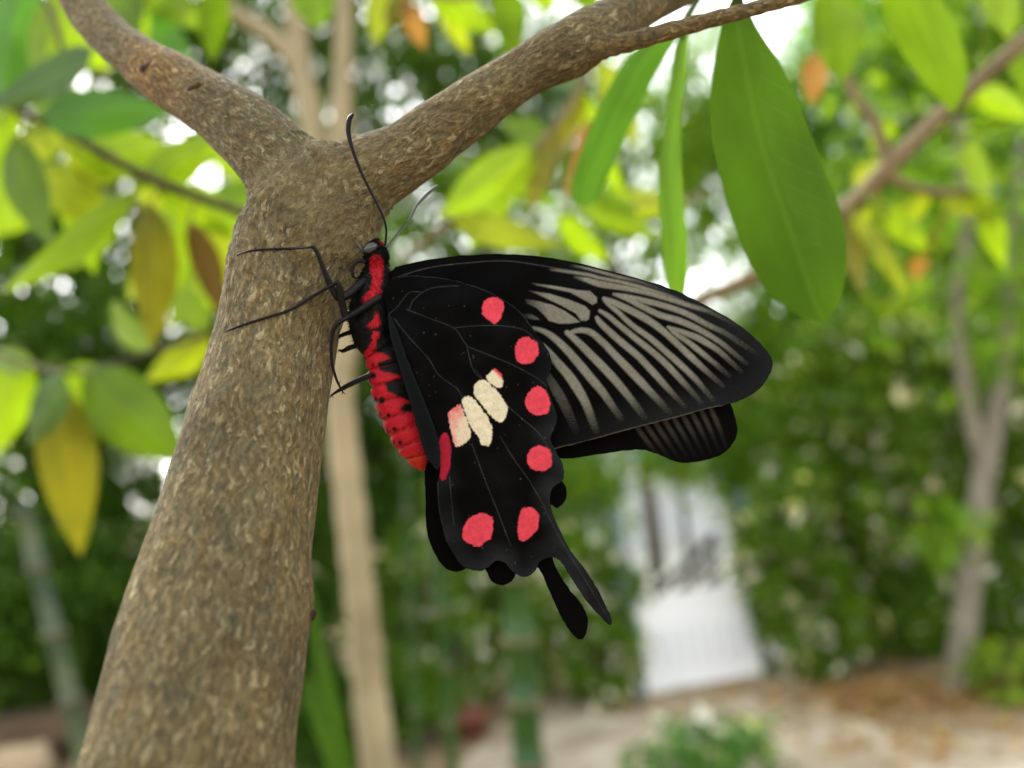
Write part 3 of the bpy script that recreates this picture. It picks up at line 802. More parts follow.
# middle spray, seen right of the right limb ------------------------
root = thing('leafy_branch', 'spray of lime and orange tinged leaves under the right limb', 'branch', P(520, 150, .42))
tw = [twig_part(root, 'twig', [(520, 168, .43), (570, 190, .52), (640, 205, .60), (720, 190, .64)], [2.5, 2.5, 2, 1.5], M_TANTWIG),
      twig_part(root, 'twig', [(400, 260, .46), (450, 222, .44), (500, 180, .43), (560, 120, .42), (600, 40, .44), (620, -40, .46)], [3, 3, 3, 3, 3, 3], M_TANTWIG)]
for a in [(LIME, (535, 150), (438, 216), 48, .42), (LIMEY, (452, 220), (562, 246), 32, .43), (LIME, (520, 165), (470, 250), 30, .46), (YELL, (555, 125), (530, 215), 28, .44),
          (ORANGE, (590, 120), (566, 200), 24, .47), (MID, (548, 140), (500, 120), 30, .45), (LIMEY, (600, 60), (640, 150), 30, .5), (LIME, (575, 200), (660, 240), 30, .6), (LIMEY, (600, 200), (690, 200), 28, .62), (LIME, (560, 215), (610, 262), 26, .6), (MID, (590, 190), (640, 215), 26, .55), (LIME, (580, 90), (625, 200), 26, .5),
          (YELL, (585, 95), (545, 165), 22, .46), (MID, (500, 182), (560, 208), 24, .48)]:
    add_leaf(root, a[0], a[1], a[2], a[3], a[4], a[4] + rng.uniform(-.02, .04), tw, droop=rng.uniform(0, .1), bend=rng.uniform(-5, 5), fold=rng.uniform(.1, .4))

root = thing('leafy_branch', 'blurred lime and orange leaves at the top edge above the fork', 'branch', P(440, -20, .5))
tw = [twig_part(root, 'twig', [(360, -60, .5), (420, -10, .5), (480, -5, .5), (560, -40, .5)], [2, 2.5, 2.5, 2], M_TANTWIG)]
for a in [(LIME, (430, -10), (500, 34), 34, .5), (ORANGE, (405, 0), (425, 50), 22, .5), (MID, (505, -15), (515, 62), 36, .45), (LIMEY, (385, -20), (375, 45), 30, .52),
          (YELL, (410, -10), (385, 25), 24, .5), (LIME, (470, -10), (452, 25), 30, .55), (LIME, (540, -30), (545, 12), 36, .5), (MID, (560, -40), (600, 14), 40, .5), (LIME, (600, -50), (640, 6), 34, .55), (LIMEY, (440, 0), (470, 55), 20, .55)]:
    add_leaf(root, a[0], a[1], a[2], a[3], a[4], a[4] + rng.uniform(-.02, .04), tw, droop=rng.uniform(0, .1), fold=rng.uniform(.1, .4))
root = thing('leafy_branch', 'blurred green leaves at the top edge between the two pale stems', 'branch', P(250, -30, .5))
tw = [twig_part(root, 'twig', [(100, -60, .5), (200, -20, .5), (300, -25, .5), (360, -70, .5)], [2, 2.5, 2.5, 2], M_TWIG)]
for a in [(LIME, (140, -20), (205, 30), 34, .5), (MID, (215, -20), (212, 62), 34, .45), (MID, (310, -25), (318, 30), 46, .5), (LIMEY, (150, -20), (120, 22), 26, .5), (DARK, (185, -25), (150, 45), 30, .5)]:
    add_leaf(root, a[0], a[1], a[2], a[3], a[4], a[4] + rng.uniform(-.02, .04), tw, droop=rng.uniform(0, .1), fold=rng.uniform(.1, .4))

# right tan branch ---------------------------------------------------
root = thing('leafy_branch', 'tan forking branch with yellow green leaves at the upper right', 'branch', P(900, 150, .50))
tw = [twig_part(root, 'twig', [(600, 352, .62), (690, 305, .58), (770, 268, .56), (848, 210, .52), (890, 165, .50), (938, 118, .50), (985, 75, .50), (1060, 10, .50)], [6, 7, 8, 11, 9, 8.5, 8, 8], M_TANTWIG),
      twig_part(root, 'twig', [(888, 165, .50), (875, 125, .50), (855, 95, .5), (842, 60, .5)], [6, 5.5, 5, 4], M_TANTWIG),
      twig_part(root, 'twig', [(884, 172, .50), (905, 184, .50), (940, 192, .5), (990, 190, .5)], [5, 4.5, 4.5, 3], M_TANTWIG)]
for a in [(LIMEY, (852, 212), (908, 300), 22, .5), (YELL, (850, 215), (862, 295), 24, .51), (LIME, (868, 200), (930, 250), 30, .5), (ORANGE, (925, 255), (915, 282), 18, .55),
          (LIME, (965, 140), (985, 215), 26, .5), (LIME, (985, 190), (1005, 270), 28, .48), (LIMEY, (940, 200), (1000, 212), 24, .5), (LIMEY, (850, 180), (900, 165), 24, .52),
          (ORANGE, (818, 52), (812, 105), 28, .45), (MID, (832, -15), (840, 86), 56, .36), (LIME, (975, 90), (1030, 120), 30, .5), (LIMEY, (930, 195), (890, 230), 20, .52),
          (LIME, (895, 120), (870, 150), 24, .55), (MID, (1010, 40), (1040, 110), 34, .5), (LIME, (990, -20), (1010, 40), 36, .45), (LIMEY, (880, 178), (845, 250), 16, .52)]:
    add_leaf(root, a[0], a[1], a[2], a[3], a[4], a[4] + rng.uniform(-.02, .04), tw, droop=rng.uniform(0, .1), bend=rng.uniform(-4, 4), fold=rng.uniform(.1, .4))

# ------------------------------------------------------------------ pale slender tree
b0 = P(385, 800, 1.4)
root = thing('pale_tree', 'slender pale beige tree directly behind the forked trunk', 'tree', (b0[0] + .01, b0[1], 0))
ax = [(345, 340, 1.4, 17), (340, 400, 1.4, 20), (352, 520, 1.4, 22), (365, 640, 1.4, 23), (382, 790, 1.4, 26)]
w3 = [P(a[0], a[1], a[2]) for a in ax]; rr = [a[3] * .70 * a[2] / FPX for a in ax]
w3.append(np.array([b0[0] + .01, b0[1], -0.02])); rr.append(0.042)
q = catmull(np.hstack([np.array(w3), np.array(rr)[:, None]]), 10)
t1 = tube(q[:, :3], q[:, 3] * (1 + 0.05 * np.sin(np.arange(len(q)) * 1.7)), 18)
def limb(pts):
    p = np.asarray(pts, float); q = catmull(np.hstack([P(p[:, 0], p[:, 1], p[:, 2]), (p[:, 3] * p[:, 2] / FPX)[:, None]]), 8)
    return tube(q[:, :3], q[:, 3], 14)
t2 = limb([(345, 370, 1.4, 12), (332, 240, 1.42, 13), (318, 150, 1.44, 12.5), (300, 60, 1.46, 10.5), (292, -40, 1.48, 9)])
t3 = limb([(338, 250, 1.42, 14), (340, 160, 1.42, 12), (343, 60, 1.42, 9), (345, -40, 1.42, 8)])
t4 = limb([(304, 70, 1.46, 9), (275, 38, 1.47, 8), (240, 15, 1.48, 7), (200, -10, 1.5, 6)])
v, f = join([t1, t2, t3, t4])
mesh_obj('trunk', v, f, M_PALEBARK, root)

# grey forked tree at the right
g0 = G(956, 690)
Dg = 5.2
root = thing('grey_tree', 'grey brown forked tree growing by the path at the right', 'tree', g0)
t1 = limb([(956, 700, Dg, 15), (963, 640, Dg, 13), (972, 560, Dg, 12), (985, 470, Dg, 11), (995, 420, Dg, 10), (1003, 370, Dg, 8), (1012, 250, Dg, 5), (1020, 150, Dg, 5)])
t2 = limb([(984, 470, Dg, 8), (972, 420, Dg, 7.5), (962, 360, Dg, 7), (958, 290, Dg, 6), (966, 230, Dg, 7), (960, 120, Dg, 5)])
v, f = join([t1, t2]); mesh_obj('trunk', v, f, M_GREYBARK, root)
pts = np.vstack([P(945, 530, Dg - .2) + rng.normal(size=(90, 3)) * 0.09, P(1015, 300, Dg) + rng.normal(size=(500, 3)) * np.array([.35, .3, .25]), P(960, 170, Dg) + rng.normal(size=(450, 3)) * np.array([.45, .3, .3])])
V, F, C = leaf_cloud(pts, (0, -.3, .9), 0.12, 'fresh', 0.45, 77)
mesh_obj('crown', V, F, M_FOL, root, smooth=False, col=C)

# strap leaved plant behind the trunk
BLADE = mat_leaf('strap_leaf', (0.04, 0.105, 0.008), (0.05, 0.125, 0.006), 0.4)
sb = P(352, 800, 1.15)
root = thing('strap_leaf_plant', 'plant with long bright green blades between the two trunks', 'plant', (sb[0], sb[1], 0))
tw = [twig_part(root, 'stem', [(352, 790, 1.15), (358, 1100, 1.16), (368, 1500, 1.2), (372, 1640, 1.22)], [5, 6, 6, 7], M_CULM)]
for a in [((356, 790), (308, 575), 12, 1.35), ((350, 800), (306, 660), 14, 1.35)]:
    add_leaf(root, BLADE, a[0], a[1], a[2], a[3], a[3] - .05, tw, stem_r=0.004, droop=0.05, bend=-6)

# ------------------------------------------------------------------ forked trunk
LIMBS_PX = [
    [(318, 205, 112, .1395), (297, 250, 118, .137), (276.5, 340, 123, .133), (254, 440, 138, .127), (229.5, 550, 159, .119), (211, 650, 184, .1125), (189, 768, 206, .106), (168, 900, 226, .1015)],
    [(317, 232, 98, .138), (279, 163, 80, .141), (222, 112, 66, .149), (147, 66, 50, .162), (98, 22, 42, .176), (72, -20, 38, .186), (50, -90, 36, .2)],
    [(318, 225, 104, .138), (354, 186, 84, .139), (402, 158, 66, .14), (450, 122, 58, .141), (500, 88, 53, .142), (570, 46, 51, .144), (640, 8, 41, .156), (705, -28, 38, .17), (800, -85, 34, .19)],
]
limbs = []
for L in LIMBS_PX:
    a = np.asarray(L, float)
    q = catmull(np.hstack([P(a[:, 0], a[:, 1], a[:, 3]), (a[:, 2] / 2 * a[:, 3] / FPX)[:, None]]), 8)
    limbs.append(q)


def trunk_sdf(X, k=0.0045, each=False):
    out = None; ds_ = []
    for q in limbs:
        A, B = q[:-1, :3], q[1:, :3]
        ra_, rb_ = q[:-1, 3], q[1:, 3]
        dl = np.full(len(X), 1e9)
        for i in range(len(A)):
            ab = B[i] - A[i]
            t = np.clip((X - A[i]) @ ab / (ab @ ab), 0, 1)
            dl = np.minimum(dl, np.linalg.norm(X - A[i] - t[:, None] * ab, axis=1) - (ra_[i] + (rb_[i] - ra_[i]) * t))
        ds_.append(dl)
        hh = 0 if out is None else np.maximum(k - np.abs(out - dl), 0) / k
        out = dl if out is None else np.minimum(out, dl) - hh ** 3 * k / 6
    return (out, ds_) if each else out


def grain_coords(X):
    r = []
    for q, (i0, i1) in zip(limbs, ((10, -8), (8, 30), (8, 40))):
        ax0 = q[i1, :3] - q[i0, :3]; ax0 /= np.linalg.norm(ax0)
        u = np.cross(ax0, [0.2, 0.9, 0.1]); u /= np.linalg.norm(u); b = np.cross(ax0, u)
        r.append(np.stack([X @ u, X @ b, X @ ax0], 1))
    return r


def front_depth(px, py):
    ds = np.linspace(.09, .22, 500); m = trunk_sdf(P(np.full(500, px), np.full(500, py), ds)) < 0
    return ds[np.argmax(m)] if m.any() else None


def remeshed(parts, voxel):
    v, f = join(parts)
    me = bpy.data.meshes.new('tmp'); me.from_pydata(v.tolist(), [], f)
    o = bpy.data.objects.new('tmp', me); COL.objects.link(o)
    md = o.modifiers.new('r', 'REMESH'); md.mode = 'VOXEL'; md.voxel_size = voxel
    dg = bpy.context.evaluated_depsgraph_get(); ev = o.evaluated_get(dg); m2 = ev.to_mesh()
    n = len(m2.vertices); co = np.empty(n * 3); m2.vertices.foreach_get('co', co)
    fs = [list(p.vertices) for p in m2.polygons]
    ev.to_mesh_clear(); bpy.data.objects.remove(o); bpy.data.meshes.remove(me)
    return co.reshape(-1, 3), fs


tv, tf = remeshed([tube(q[:, :3], q[:, 3], 24) for q in limbs], 0.00075)
for it in range(4):
    d = trunk_sdf(tv)
    e = 1e-5; g = np.stack([(trunk_sdf(tv + np.eye(3)[i] * e) - d) / e for i in range(3)], 1)
    g /= np.linalg.norm(g, axis=1)[:, None] + 1e-9
    tv = tv - g * np.clip(d, -0.002, 0.002)[:, None]
_, dl3 = trunk_sdf(tv, each=True)
bco3 = grain_coords(tv)
sm = lambda v: np.clip(v, 0, 1) ** 2 * (3 - 2 * np.clip(v, 0, 1))
w1 = sm(0.5 + (np.minimum(dl3[0], dl3[2]) - dl3[1]) / 0.006)
w2 = sm(0.5 + (np.minimum(dl3[0], dl3[1]) - dl3[2]) / 0.006)
bw = np.stack([1 - w1, w1, w2], 1)
bco = bco3[0] * (1 - w1)[:, None] * (1 - w2)[:, None] + bco3[1] * w1[:, None] * (1 - w2)[:, None] + bco3[2] * w2[:, None]
# ridges and lumps
h = np.empty(len(tv))
for i, p in enumerate(bco):
    h[i] = noise.noise(Vector((p[0] * 520, p[1] * 520, p[2] * 170))) * 0.00022 + noise.noise(Vector((p[0] * 90, p[1] * 90, p[2] * 60))) * 0.0006
crease = np.exp(-((dl3[1] - dl3[2]) / 0.0011) ** 2) * np.exp(-((np.minimum(dl3[1], dl3[2]) - dl3[0]) / 0.01) ** 2)
h += crease * np.array([0.0004 + 0.0005 * noise.noise(Vector((p[0] * 700, p[1] * 700, p[2] * 700))) for p in tv])
for (kx, ky, kr, kh) in [(306, 600, .0042, .0010), (262, 520, .003, .0006), (195, 640, .0036, .0008), (225, 400, .0028, .0006), (475, 92, .003, .0006), (586, 60, .0045, .0012), (150, 75, .006, .0007)]:
    kd = front_depth(kx, ky)
    if kd: h += np.exp(-(np.linalg.norm(tv - P(kx, ky, kd), axis=1) / kr) ** 2) * kh
tv = tv + g * h[:, None]
tint = np.ones((len(tv), 3))
for (px, py, d_, r_, c_) in [(150, 72, .156, 0.0068, (1.35, 1.05, 0.78)), (180, 90, .15, 0.006, (1.12, 1.0, 0.9))]:
    q = P(px, py, d_); wgt = np.exp(-(np.linalg.norm(tv - q, axis=1) / r_) ** 2)[:, None]
    tint = tint * (1 - wgt) + tint * np.array(c_) * wgt
# lower stem down to the ground
last = limbs[0][-1]; dirn = limbs[0][-1, :3] - limbs[0][-6, :3]; dirn /= np.linalg.norm(dirn)
lower = catmull(np.vstack([np.append(limbs[0][-4, :3], last[3] * .985), np.append(last[:3] + dirn * .004, last[3]), np.append(last[:3] + dirn * 0.06 + [0, 0, -.05], last[3] * 1.08),
                           [last[0] - .03, last[1] + .012, 0.9, 0.018], [last[0] - .03, last[1] + .03, -0.03, 0.028]]), 14)
lv, lf = tube(lower[:, :3], lower[:, 3], 28)
root = thing('forked_tree', 'rough brown forked tree trunk that the black butterfly clings to', 'tree', (last[0] - .03, last[1] + .03, 0))
FF = tf + [[i + len(tv) for i in q] for q in lf]
lb3 = grain_coords(lv)
mesh_obj('trunk', np.vstack([tv, lv]), FF, M_BARK, root, col=np.vstack([tint, np.ones((len(lv), 3))]),
         attrs={'barkco%d' % i: np.vstack([bco3[i], lb3[i]]) for i in range(3)} | {'barkw': np.vstack([bw, np.tile([1., 0, 0], (len(lv), 1))])})


def scar(px, py, d, r, nm):
    c = P(px, py, d)
    u = rng.normal(size=(1, 3))
    bm = bmesh.new(); bmesh.ops.create_icosphere(bm, subdivisions=2, radius=r)
    v = np.array([x.co[:] for x in bm.verts]); f = [[x.index for x in q.verts] for q in bm.faces]; bm.free()
    v = v * np.array([1.3, 0.7, 0.75]) * (1 + 0.2 * np.sin(v * 4000).sum(1))[:, None] + c
    mesh_obj(nm, v, f, M_SCAR, root)


def front(px, py, lo=.09, hi=.22):
    """depth where the ray of a pixel first meets the trunk"""
    ds = np.linspace(lo, hi, 900); X = P(np.full(900, px), np.full(900, py), ds)
    k = np.argmax(trunk_sdf(X) < 0)
    return ds[k]


scar(150, 68, front(150, 68), 0.0013, 'leaf_scar'); scar(197, 88, front(197, 88), 0.0011, 'leaf_scar'); scar(307, 616, front(305, 616), 0.0009, 'bark_knot')

tq = P(583, 50, .1435)
tws = []
a = np.array([(572, 56, .144, 21), (588, 51, .1425, 17), (605, 47, .1415, 11.5), (640, 39, .141, 9.5), (706, 21, .141, 8), (760, 7, .141, 7), (815, -8, .142, 6.5), (900, -40, .145, 6)], float)
q = catmull(np.hstack([P(a[:, 0], a[:, 1], a[:, 2]), (a[:, 3] * a[:, 2] / FPX)[:, None]]), 8)
v, f = tube(q[:, :3], q[:, 3] * (1 + 0.07 * np.sin(np.arange(len(q)) * 2.1)), 18)
mesh_obj('twig', v, f, M_BARK, root, col=np.tile([0.95, 0.9, 0.86], (len(v), 1)), attrs={'barkco%d' % i: np.stack([v[:, 2], v[:, 1], v[:, 0]], 1) for i in range(3)} | {'barkw': np.tile([1., 0, 0], (len(v), 1))})
tws = [q[:, :3], limbs[2][-20:, :3]]
# broad hanging leaf traced as its two edges so that it keeps its lopsided outline


def edge_leaf(mat, left, right, d0, d1, seed, twig, fold=0.12, nv=14, droop=0.0, label=None):
    l = catmull(left, 8); r = catmull(right, 8)
    def res(c, n):
        s = np.concatenate([[0], np.cumsum(np.linalg.norm(np.diff(c, axis=0), axis=1))]); s /= s[-1]
        t = np.linspace(0, 1, n); return np.stack([np.interp(t, s, c[:, 0]), np.interp(t, s, c[:, 1])], 1)
    nu = 48; l = res(l, nu); r = res(r, nu)
    m = nv * 2 + 1; vv = np.linspace(-1, 1, m)
    px = l[:, None, :] * (1 - vv[None, :, None]) / 2 + r[:, None, :] * (1 + vv[None, :, None]) / 2
    hw = np.linalg.norm(r - l, axis=1)[:, None] / 2
    U = np.linspace(0, 1, nu)[:, None] * np.ones((1, m)); Vv = np.ones((nu, 1)) * vv[None]
    dd = d0 + (d1 - d0) * U
    Lp = np.linalg.norm(l[-1] - l[0])
    dep = dd + fold * hw * np.abs(Vv) * dd / FPX - droop * Lp * np.sin(math.pi * U) * dd / FPX + 0.03 * hw * np.sin(U * 11 + Vv * 2) * Vv ** 2 * dd / FPX
    W = P(px[..., 0], px[..., 1], dep).reshape(-1, 3)
    i, j = np.meshgrid(np.arange(nu - 1), np.arange(m - 1), indexing='ij'); k = (i * m + j).ravel()
    F = np.stack([k, k + 1, k + m + 1, k + m], 1).tolist()
    co = np.stack([U, Vv * hw / hw.max() * .5, np.full_like(U, seed)], -1).reshape(-1, 3)
    b = W[nv]; tw_ = np.vstack(twig); q_ = tw_[np.argmin(np.linalg.norm(tw_ - b, axis=1))]
    v, f = tube(catmull([q_, (q_ + b) / 2 + [0, 0, .002], b, W[m * 3 + nv]], 6), np.full(19, .0008), 8)
    F += [[i_ + len(W) for i_ in qq] for qq in f]
    o = mesh_obj('leaf', np.vstack([W, v]), F, mat, root, attrs={'leafco': np.vstack([co, np.tile([.02, 0, 0], (len(v), 1))])})
    if label: o['label'] = label


edge_leaf(BIGG, [(737, -12), (722, 25), (711, 90), (714, 150), (736, 232), (762, 284), (792, 311), (824, 323)],
          [(737, -12), (757, 28), (786, 74), (808, 126), (825, 170), (842, 216), (847, 260), (840, 300), (824, 323)], .155, .172, 1.3, tws, label='broad oval mid green leaf hanging from the twig')
edge_leaf(BLUEG, [(684, 22), (655, 40), (630, 54), (605, 95), (585, 140), (571, 185), (574, 202), (585, 207)],
          [(684, 22), (676, 40), (660, 66), (640, 105), (622, 145), (604, 186), (596, 202), (585, 207)], .20, .225, 2.6, tws, label='cool green tongue shaped leaf hanging behind the right limb')
edge_leaf(FRESHG, [(684, 20), (674, 50), (668, 94), (661, 150), (658, 190), (662, 250), (668, 290), (677, 310)],
          [(684, 20), (688, 45), (682, 100), (681, 150), (683, 190), (688, 250), (686, 290), (677, 310)], .20, .20, 3.7, tws, label='narrow vertical leaf hanging edge on')
edge_leaf(MID, [(872, -40), (880, 0), (895, 40), (915, 72), (935, 96), (953, 114)],
          [(872, -40), (920, -25), (948, 10), (964, 50), (967, 84), (953, 114)], .26, .29, 4.4, tws, label='broad green leaf with a yellowish edge at the top right')

# ------------------------------------------------------------------ butterfly
c3 = lambda L: [(380 + x / 5.12, 240 + y / 5.12) for x, y in L]
c2 = lambda L: [(320 + x / 4.267, 280 + y / 4.267) for x, y in L]
c5 = lambda L: [(400 + x / 3.34, 420 + y / 3.34) for x, y in L]
c7 = lambda L: [(350 + x / 5.333, 340 + y / 5.333) for x, y in L]
t5 = lambda L: [(330 + x / 10.667, 230 + y / 10.667) for x, y in L]
t6 = lambda L: [(330 + x / 10.667, 290 + y / 10.667) for x, y in L]


def sd_poly(X, poly):
    """signed distance in pixels, negative inside"""
    p = np.asarray(poly, float); n = len(p)
    d = np.full(len(X), 1e9); ins = np.zeros(len(X), bool)
    for i in range(n):
        a, b = p[i], p[(i + 1) % n]
        ab = b - a; t = np.clip((X - a) @ ab / (ab @ ab + 1e-12), 0, 1)
        d = np.minimum(d, np.linalg.norm(X - a - t[:, None] * ab, axis=1))
        c = ((a[1] > X[:, 1]) != (b[1] > X[:, 1])) & (X[:, 0] < (b[0] - a[0]) * (X[:, 1] - a[1]) / (b[1] - a[1] + 1e-12) + a[0])
        ins ^= c
    return np.where(ins, -d, d)


def stroke(X, pts):
    """pts (x,y,halfwidth,strength): coverage of a soft stroke"""
    p = np.asarray(pts, float)
    if p[-1, 3] == 0 and len(p) > 3:                # long soft fade towards the wing edge
        e = p[-1].copy(); v = p[-1, :2] - p[-2, :2]; v /= np.linalg.norm(v)
        p[-1, 3] = p[-2, 3] * .42; e[:2] += v * 17; e[2] = p[-1, 2] * .9
        p = np.vstack([p, e])
    p = catmull(p, 5)
    out = np.zeros(len(X))
    for i in range(len(p) - 1):
        a, b = p[i], p[i + 1]; ab = b[:2] - a[:2]
        t = np.clip((X - a[:2]) @ ab / (ab @ ab + 1e-9), 0, 1)
        d = np.linalg.norm(X - a[:2] - t[:, None] * ab, axis=1)
        hw = a[2] + (b[2] - a[2]) * t; st = a[3] + (b[3] - a[3]) * t
        out = np.maximum(out, np.clip((hw + 1.35 - d) / 2.0, 0, 1) * st)
    return out


def lines(X, L, hw=0.5):
    out = np.zeros(len(X))
    for l in L:
        p = catmull(l, 6)
        for a, b in zip(p[:-1], p[1:]):
            ab = b - a; t = np.clip((X - a) @ ab / (ab @ ab + 1e-9), 0, 1)
            out = np.maximum(out, np.clip((hw + 0.62 - np.linalg.norm(X - a - t[:, None] * ab, axis=1)) / 0.75, 0, 1))
    return out * (0.75 + 0.4 * np.array([noise.noise(Vector((x * .15, y * .15, 8.8))) for x, y in X]))


def wing_mesh(outline, step, n=5):
    o = catmull(outline, n, closed=True)
    keep = [0]
    for i in range(1, len(o)):
        if np.linalg.norm(o[i] - o[keep[-1]]) > 0.8: keep.append(i)
    o = o[keep]
    o = o + np.stack([[noise.noise(Vector((p[0] * .35, p[1] * .35, 1.0))), noise.noise(Vector((p[0] * .35, p[1] * .35, 7.0)))] for p in o]) * 0.5 + rng.normal(size=(len(o), 2)) * 0.16
    x0, y0 = o.min(0); x1, y1 = o.max(0)
    gx, gy = np.meshgrid(np.arange(x0, x1, step), np.arange(y0, y1, step * .87))
    gx = gx + (np.arange(gx.shape[0]) % 2)[:, None] * step / 2
    X = np.stack([gx.ravel(), gy.ravel()], 1)
    X = X[sd_poly(X, o) < -step * 0.55]
    allp = [Vector(p) for p in o] + [Vector(p) for p in X]
    ed = [(i, (i + 1) % len(o)) for i in range(len(o))]
    vs, es, fs, *_ = delaunay_2d_cdt(allp, ed, [list(range(len(o)))], 1, 1e-5)
    return np.array([v[:] for v in vs]), np.array([list(q) for q in fs if len(q) == 3], dtype=np.int32)


BLACK = np.array([0.0018, 0.0017, 0.0017])
BLUEBLK = np.array([0.0135, 0.0155, 0.0165])  # bluish grey sheen of the wing margins, painted into the colour
TAN = np.array([0.215, 0.212, 0.168])
PINK = np.array([0.55, 0.050, 0.072])
CREAM = np.array([0.57, 0.52, 0.36])
RED = np.array([0.36, 0.007, 0.015])

FORE = [(384, 284), (393, 270), (399.5, 266), (429, 259.5), (468, 255), (507, 254), (546, 257), (575, 262.5), (622.5, 274), (669, 288), (700.6, 302.5), (732, 320), (754, 337),
        (768, 352.5), (773, 363), (770, 374), (760, 388.5), (744, 399), (725.6, 405), (710, 408), (685, 415), (654, 423), (622.5, 431), (591, 440), (566, 446), (530, 450), (480, 420), (420, 340)]
STREAKS = [
    [(569, 265, .5, 0), (585, 268, .8, .7), (600, 272, 1.1, .8), (619, 277, 1.1, .8), (637, 281, 1, .4), (655, 287, .8, 0)],
    [(548, 269, .5, 0), (560, 270.6, .9, .8), (587, 274.5, 1.2, .9), (600, 278, 1.2, 1), (625, 283, 1.3, 1), (650, 290, 1.3, .9), (675, 298, 1.1, .5), (690, 305, .8, 0)],
    [(575, 277, .8, .3), (587, 280, 2, 1), (600, 284, 2.8, 1), (619, 287, 2.4, 1), (644, 292, 2, 1), (669, 299, 2, 1), (694, 307, 1.8, .8), (709, 311.5, 1.4, .4), (724, 319, 1.2, 0)],
    [(614, 294.3, 1, .8), (625, 296, 1.6, 1), (644, 300.6, 2.3, 1), (665, 306, 2.4, 1), (687.5, 314, 2.4, 1), (706, 324, 2.2, .8), (725, 333, 2, .3), (745, 346, 2, 0)],
    [(617, 295, 1.4, 1), (629, 299.5, 2.2, 1), (641, 306, 2.4, 1), (660, 315, 2.5, 1), (680, 321, 2.7, 1), (700, 330, 2.4, 1), (720, 342, 2, .7), (736, 355, 2, 0)],
    [(668, 327, .8, 1), (680, 331, 1.8, 1), (697, 337.5, 2.7, 1), (705, 342, 2.6, 1), (719, 351, 2.2, .7), (731, 362, 2, 0)],
    [(669, 328, .8, 1), (676, 334, 1.9, 1), (687.5, 341.5, 2.1, 1), (697, 349, 2.3, 1), (710, 359.5, 2, .7), (719, 367, 2, 0)],
    [(604, 298.5, 1.4, 1), (616, 303.5, 2.6, 1), (637.5, 314, 3.1, 1), (654, 324, 3, 1), (667.5, 335, 2.7, 1), (680, 346.5, 2.7, 1), (690, 356, 2.8, 1), (703, 368, 2.4, .7), (713, 377, 2, 0)],
    [(604, 299, 1.4, 1), (609, 304.5, 1.8, 1), (619, 313, 1.9, 1), (632.5, 325.5, 2.2, 1), (650, 338, 2.4, 1), (667.5, 353, 2.6, 1), (682, 366, 2.6, 1), (696, 379.5, 2.4, .7), (704, 389, 2, 0)],
    [(600, 311, 1.3, 1), (609, 316.5, 2, 1), (619, 325, 2.2, 1), (637.5, 340, 2.5, 1), (655, 354, 2.6, 1), (668, 366, 2.7, 1), (682, 381, 2.5, .7), (692, 392, 2, 0)],
    [(597, 318, 1.6, 1), (601, 323.5, 2.5, 1), (616, 337.5, 2.9, 1), (635, 353.5, 2.9, 1), (642, 360, 2.9, 1), (654, 373, 2.9, 1), (668, 388.5, 2.5, .6), (676, 397, 2, 0)],
    [(568, 334, 1.5, 1), (578, 330.5, 2, 1), (590, 332, 2.6, 1), (602.5, 342, 2.9, 1), (615, 355, 3.1, 1), (627.5, 368, 3.5, 1), (640, 381, 3.5, 1), (652.5, 394, 3, .6), (660, 402, 3, 0)],
    [(567, 332.5, 2, 1), (577.5, 341.5, 3, 1), (590, 354, 3.4, 1), (602.5, 366.5, 3.6, 1), (615, 380, 3.6, 1), (627.5, 395, 3.2, .7), (636, 406, 3, 0)],
    [(533, 328, 1.2, .9), (543, 331, 2, 1), (553, 337, 2.7, 1), (565, 348, 3.3, 1), (577.5, 362, 3.7, 1), (590, 377, 3.8, 1), (602.5, 392, 3.5, .8), (613, 407, 3, 0)],
    [(543, 345, 1.5, 1), (549, 352, 2.5, 1), (556, 361, 3.5, 1), (569, 376, 4.2, 1), (579, 391, 4.3, 1), (586, 404, 3.8, .8), (591, 417, 3.5, 0)],
    [(548, 376, 3, .3), (556, 390, 4.5, .3), (563, 402, 4.5, .25), (570, 417, 4, 0)],
]
CELLS = [
    ([(531, 283), (556, 286), (577.5, 290), (590, 291), (597, 297.5), (597, 302.5), (592.5, 305), (586, 301), (570, 292.5), (552.5, 288.7), (537.5, 285.6)], .95),
    ([(529, 290.6), (550, 293.7), (570, 300), (585, 306), (590, 311), (589, 319), (586, 321), (580.6, 320.6), (576, 313.7), (560, 305), (544, 297.5)], 1),
    ([(524, 298.7), (537.5, 301), (552.5, 305), (565, 311), (575, 318), (580, 322), (570, 323.7), (559, 323.7), (549, 321), (544, 315), (536, 307.5), (527.5, 303.7)], 1),
    ([(520, 313.7), (530, 313.7), (537.5, 317.5), (540, 320), (529, 319), (522, 317.5)], .8),
]
FVEINS = [c3([(70, 195), (250, 142), (450, 117), (650, 107), (850, 135), (1000, 160)])]


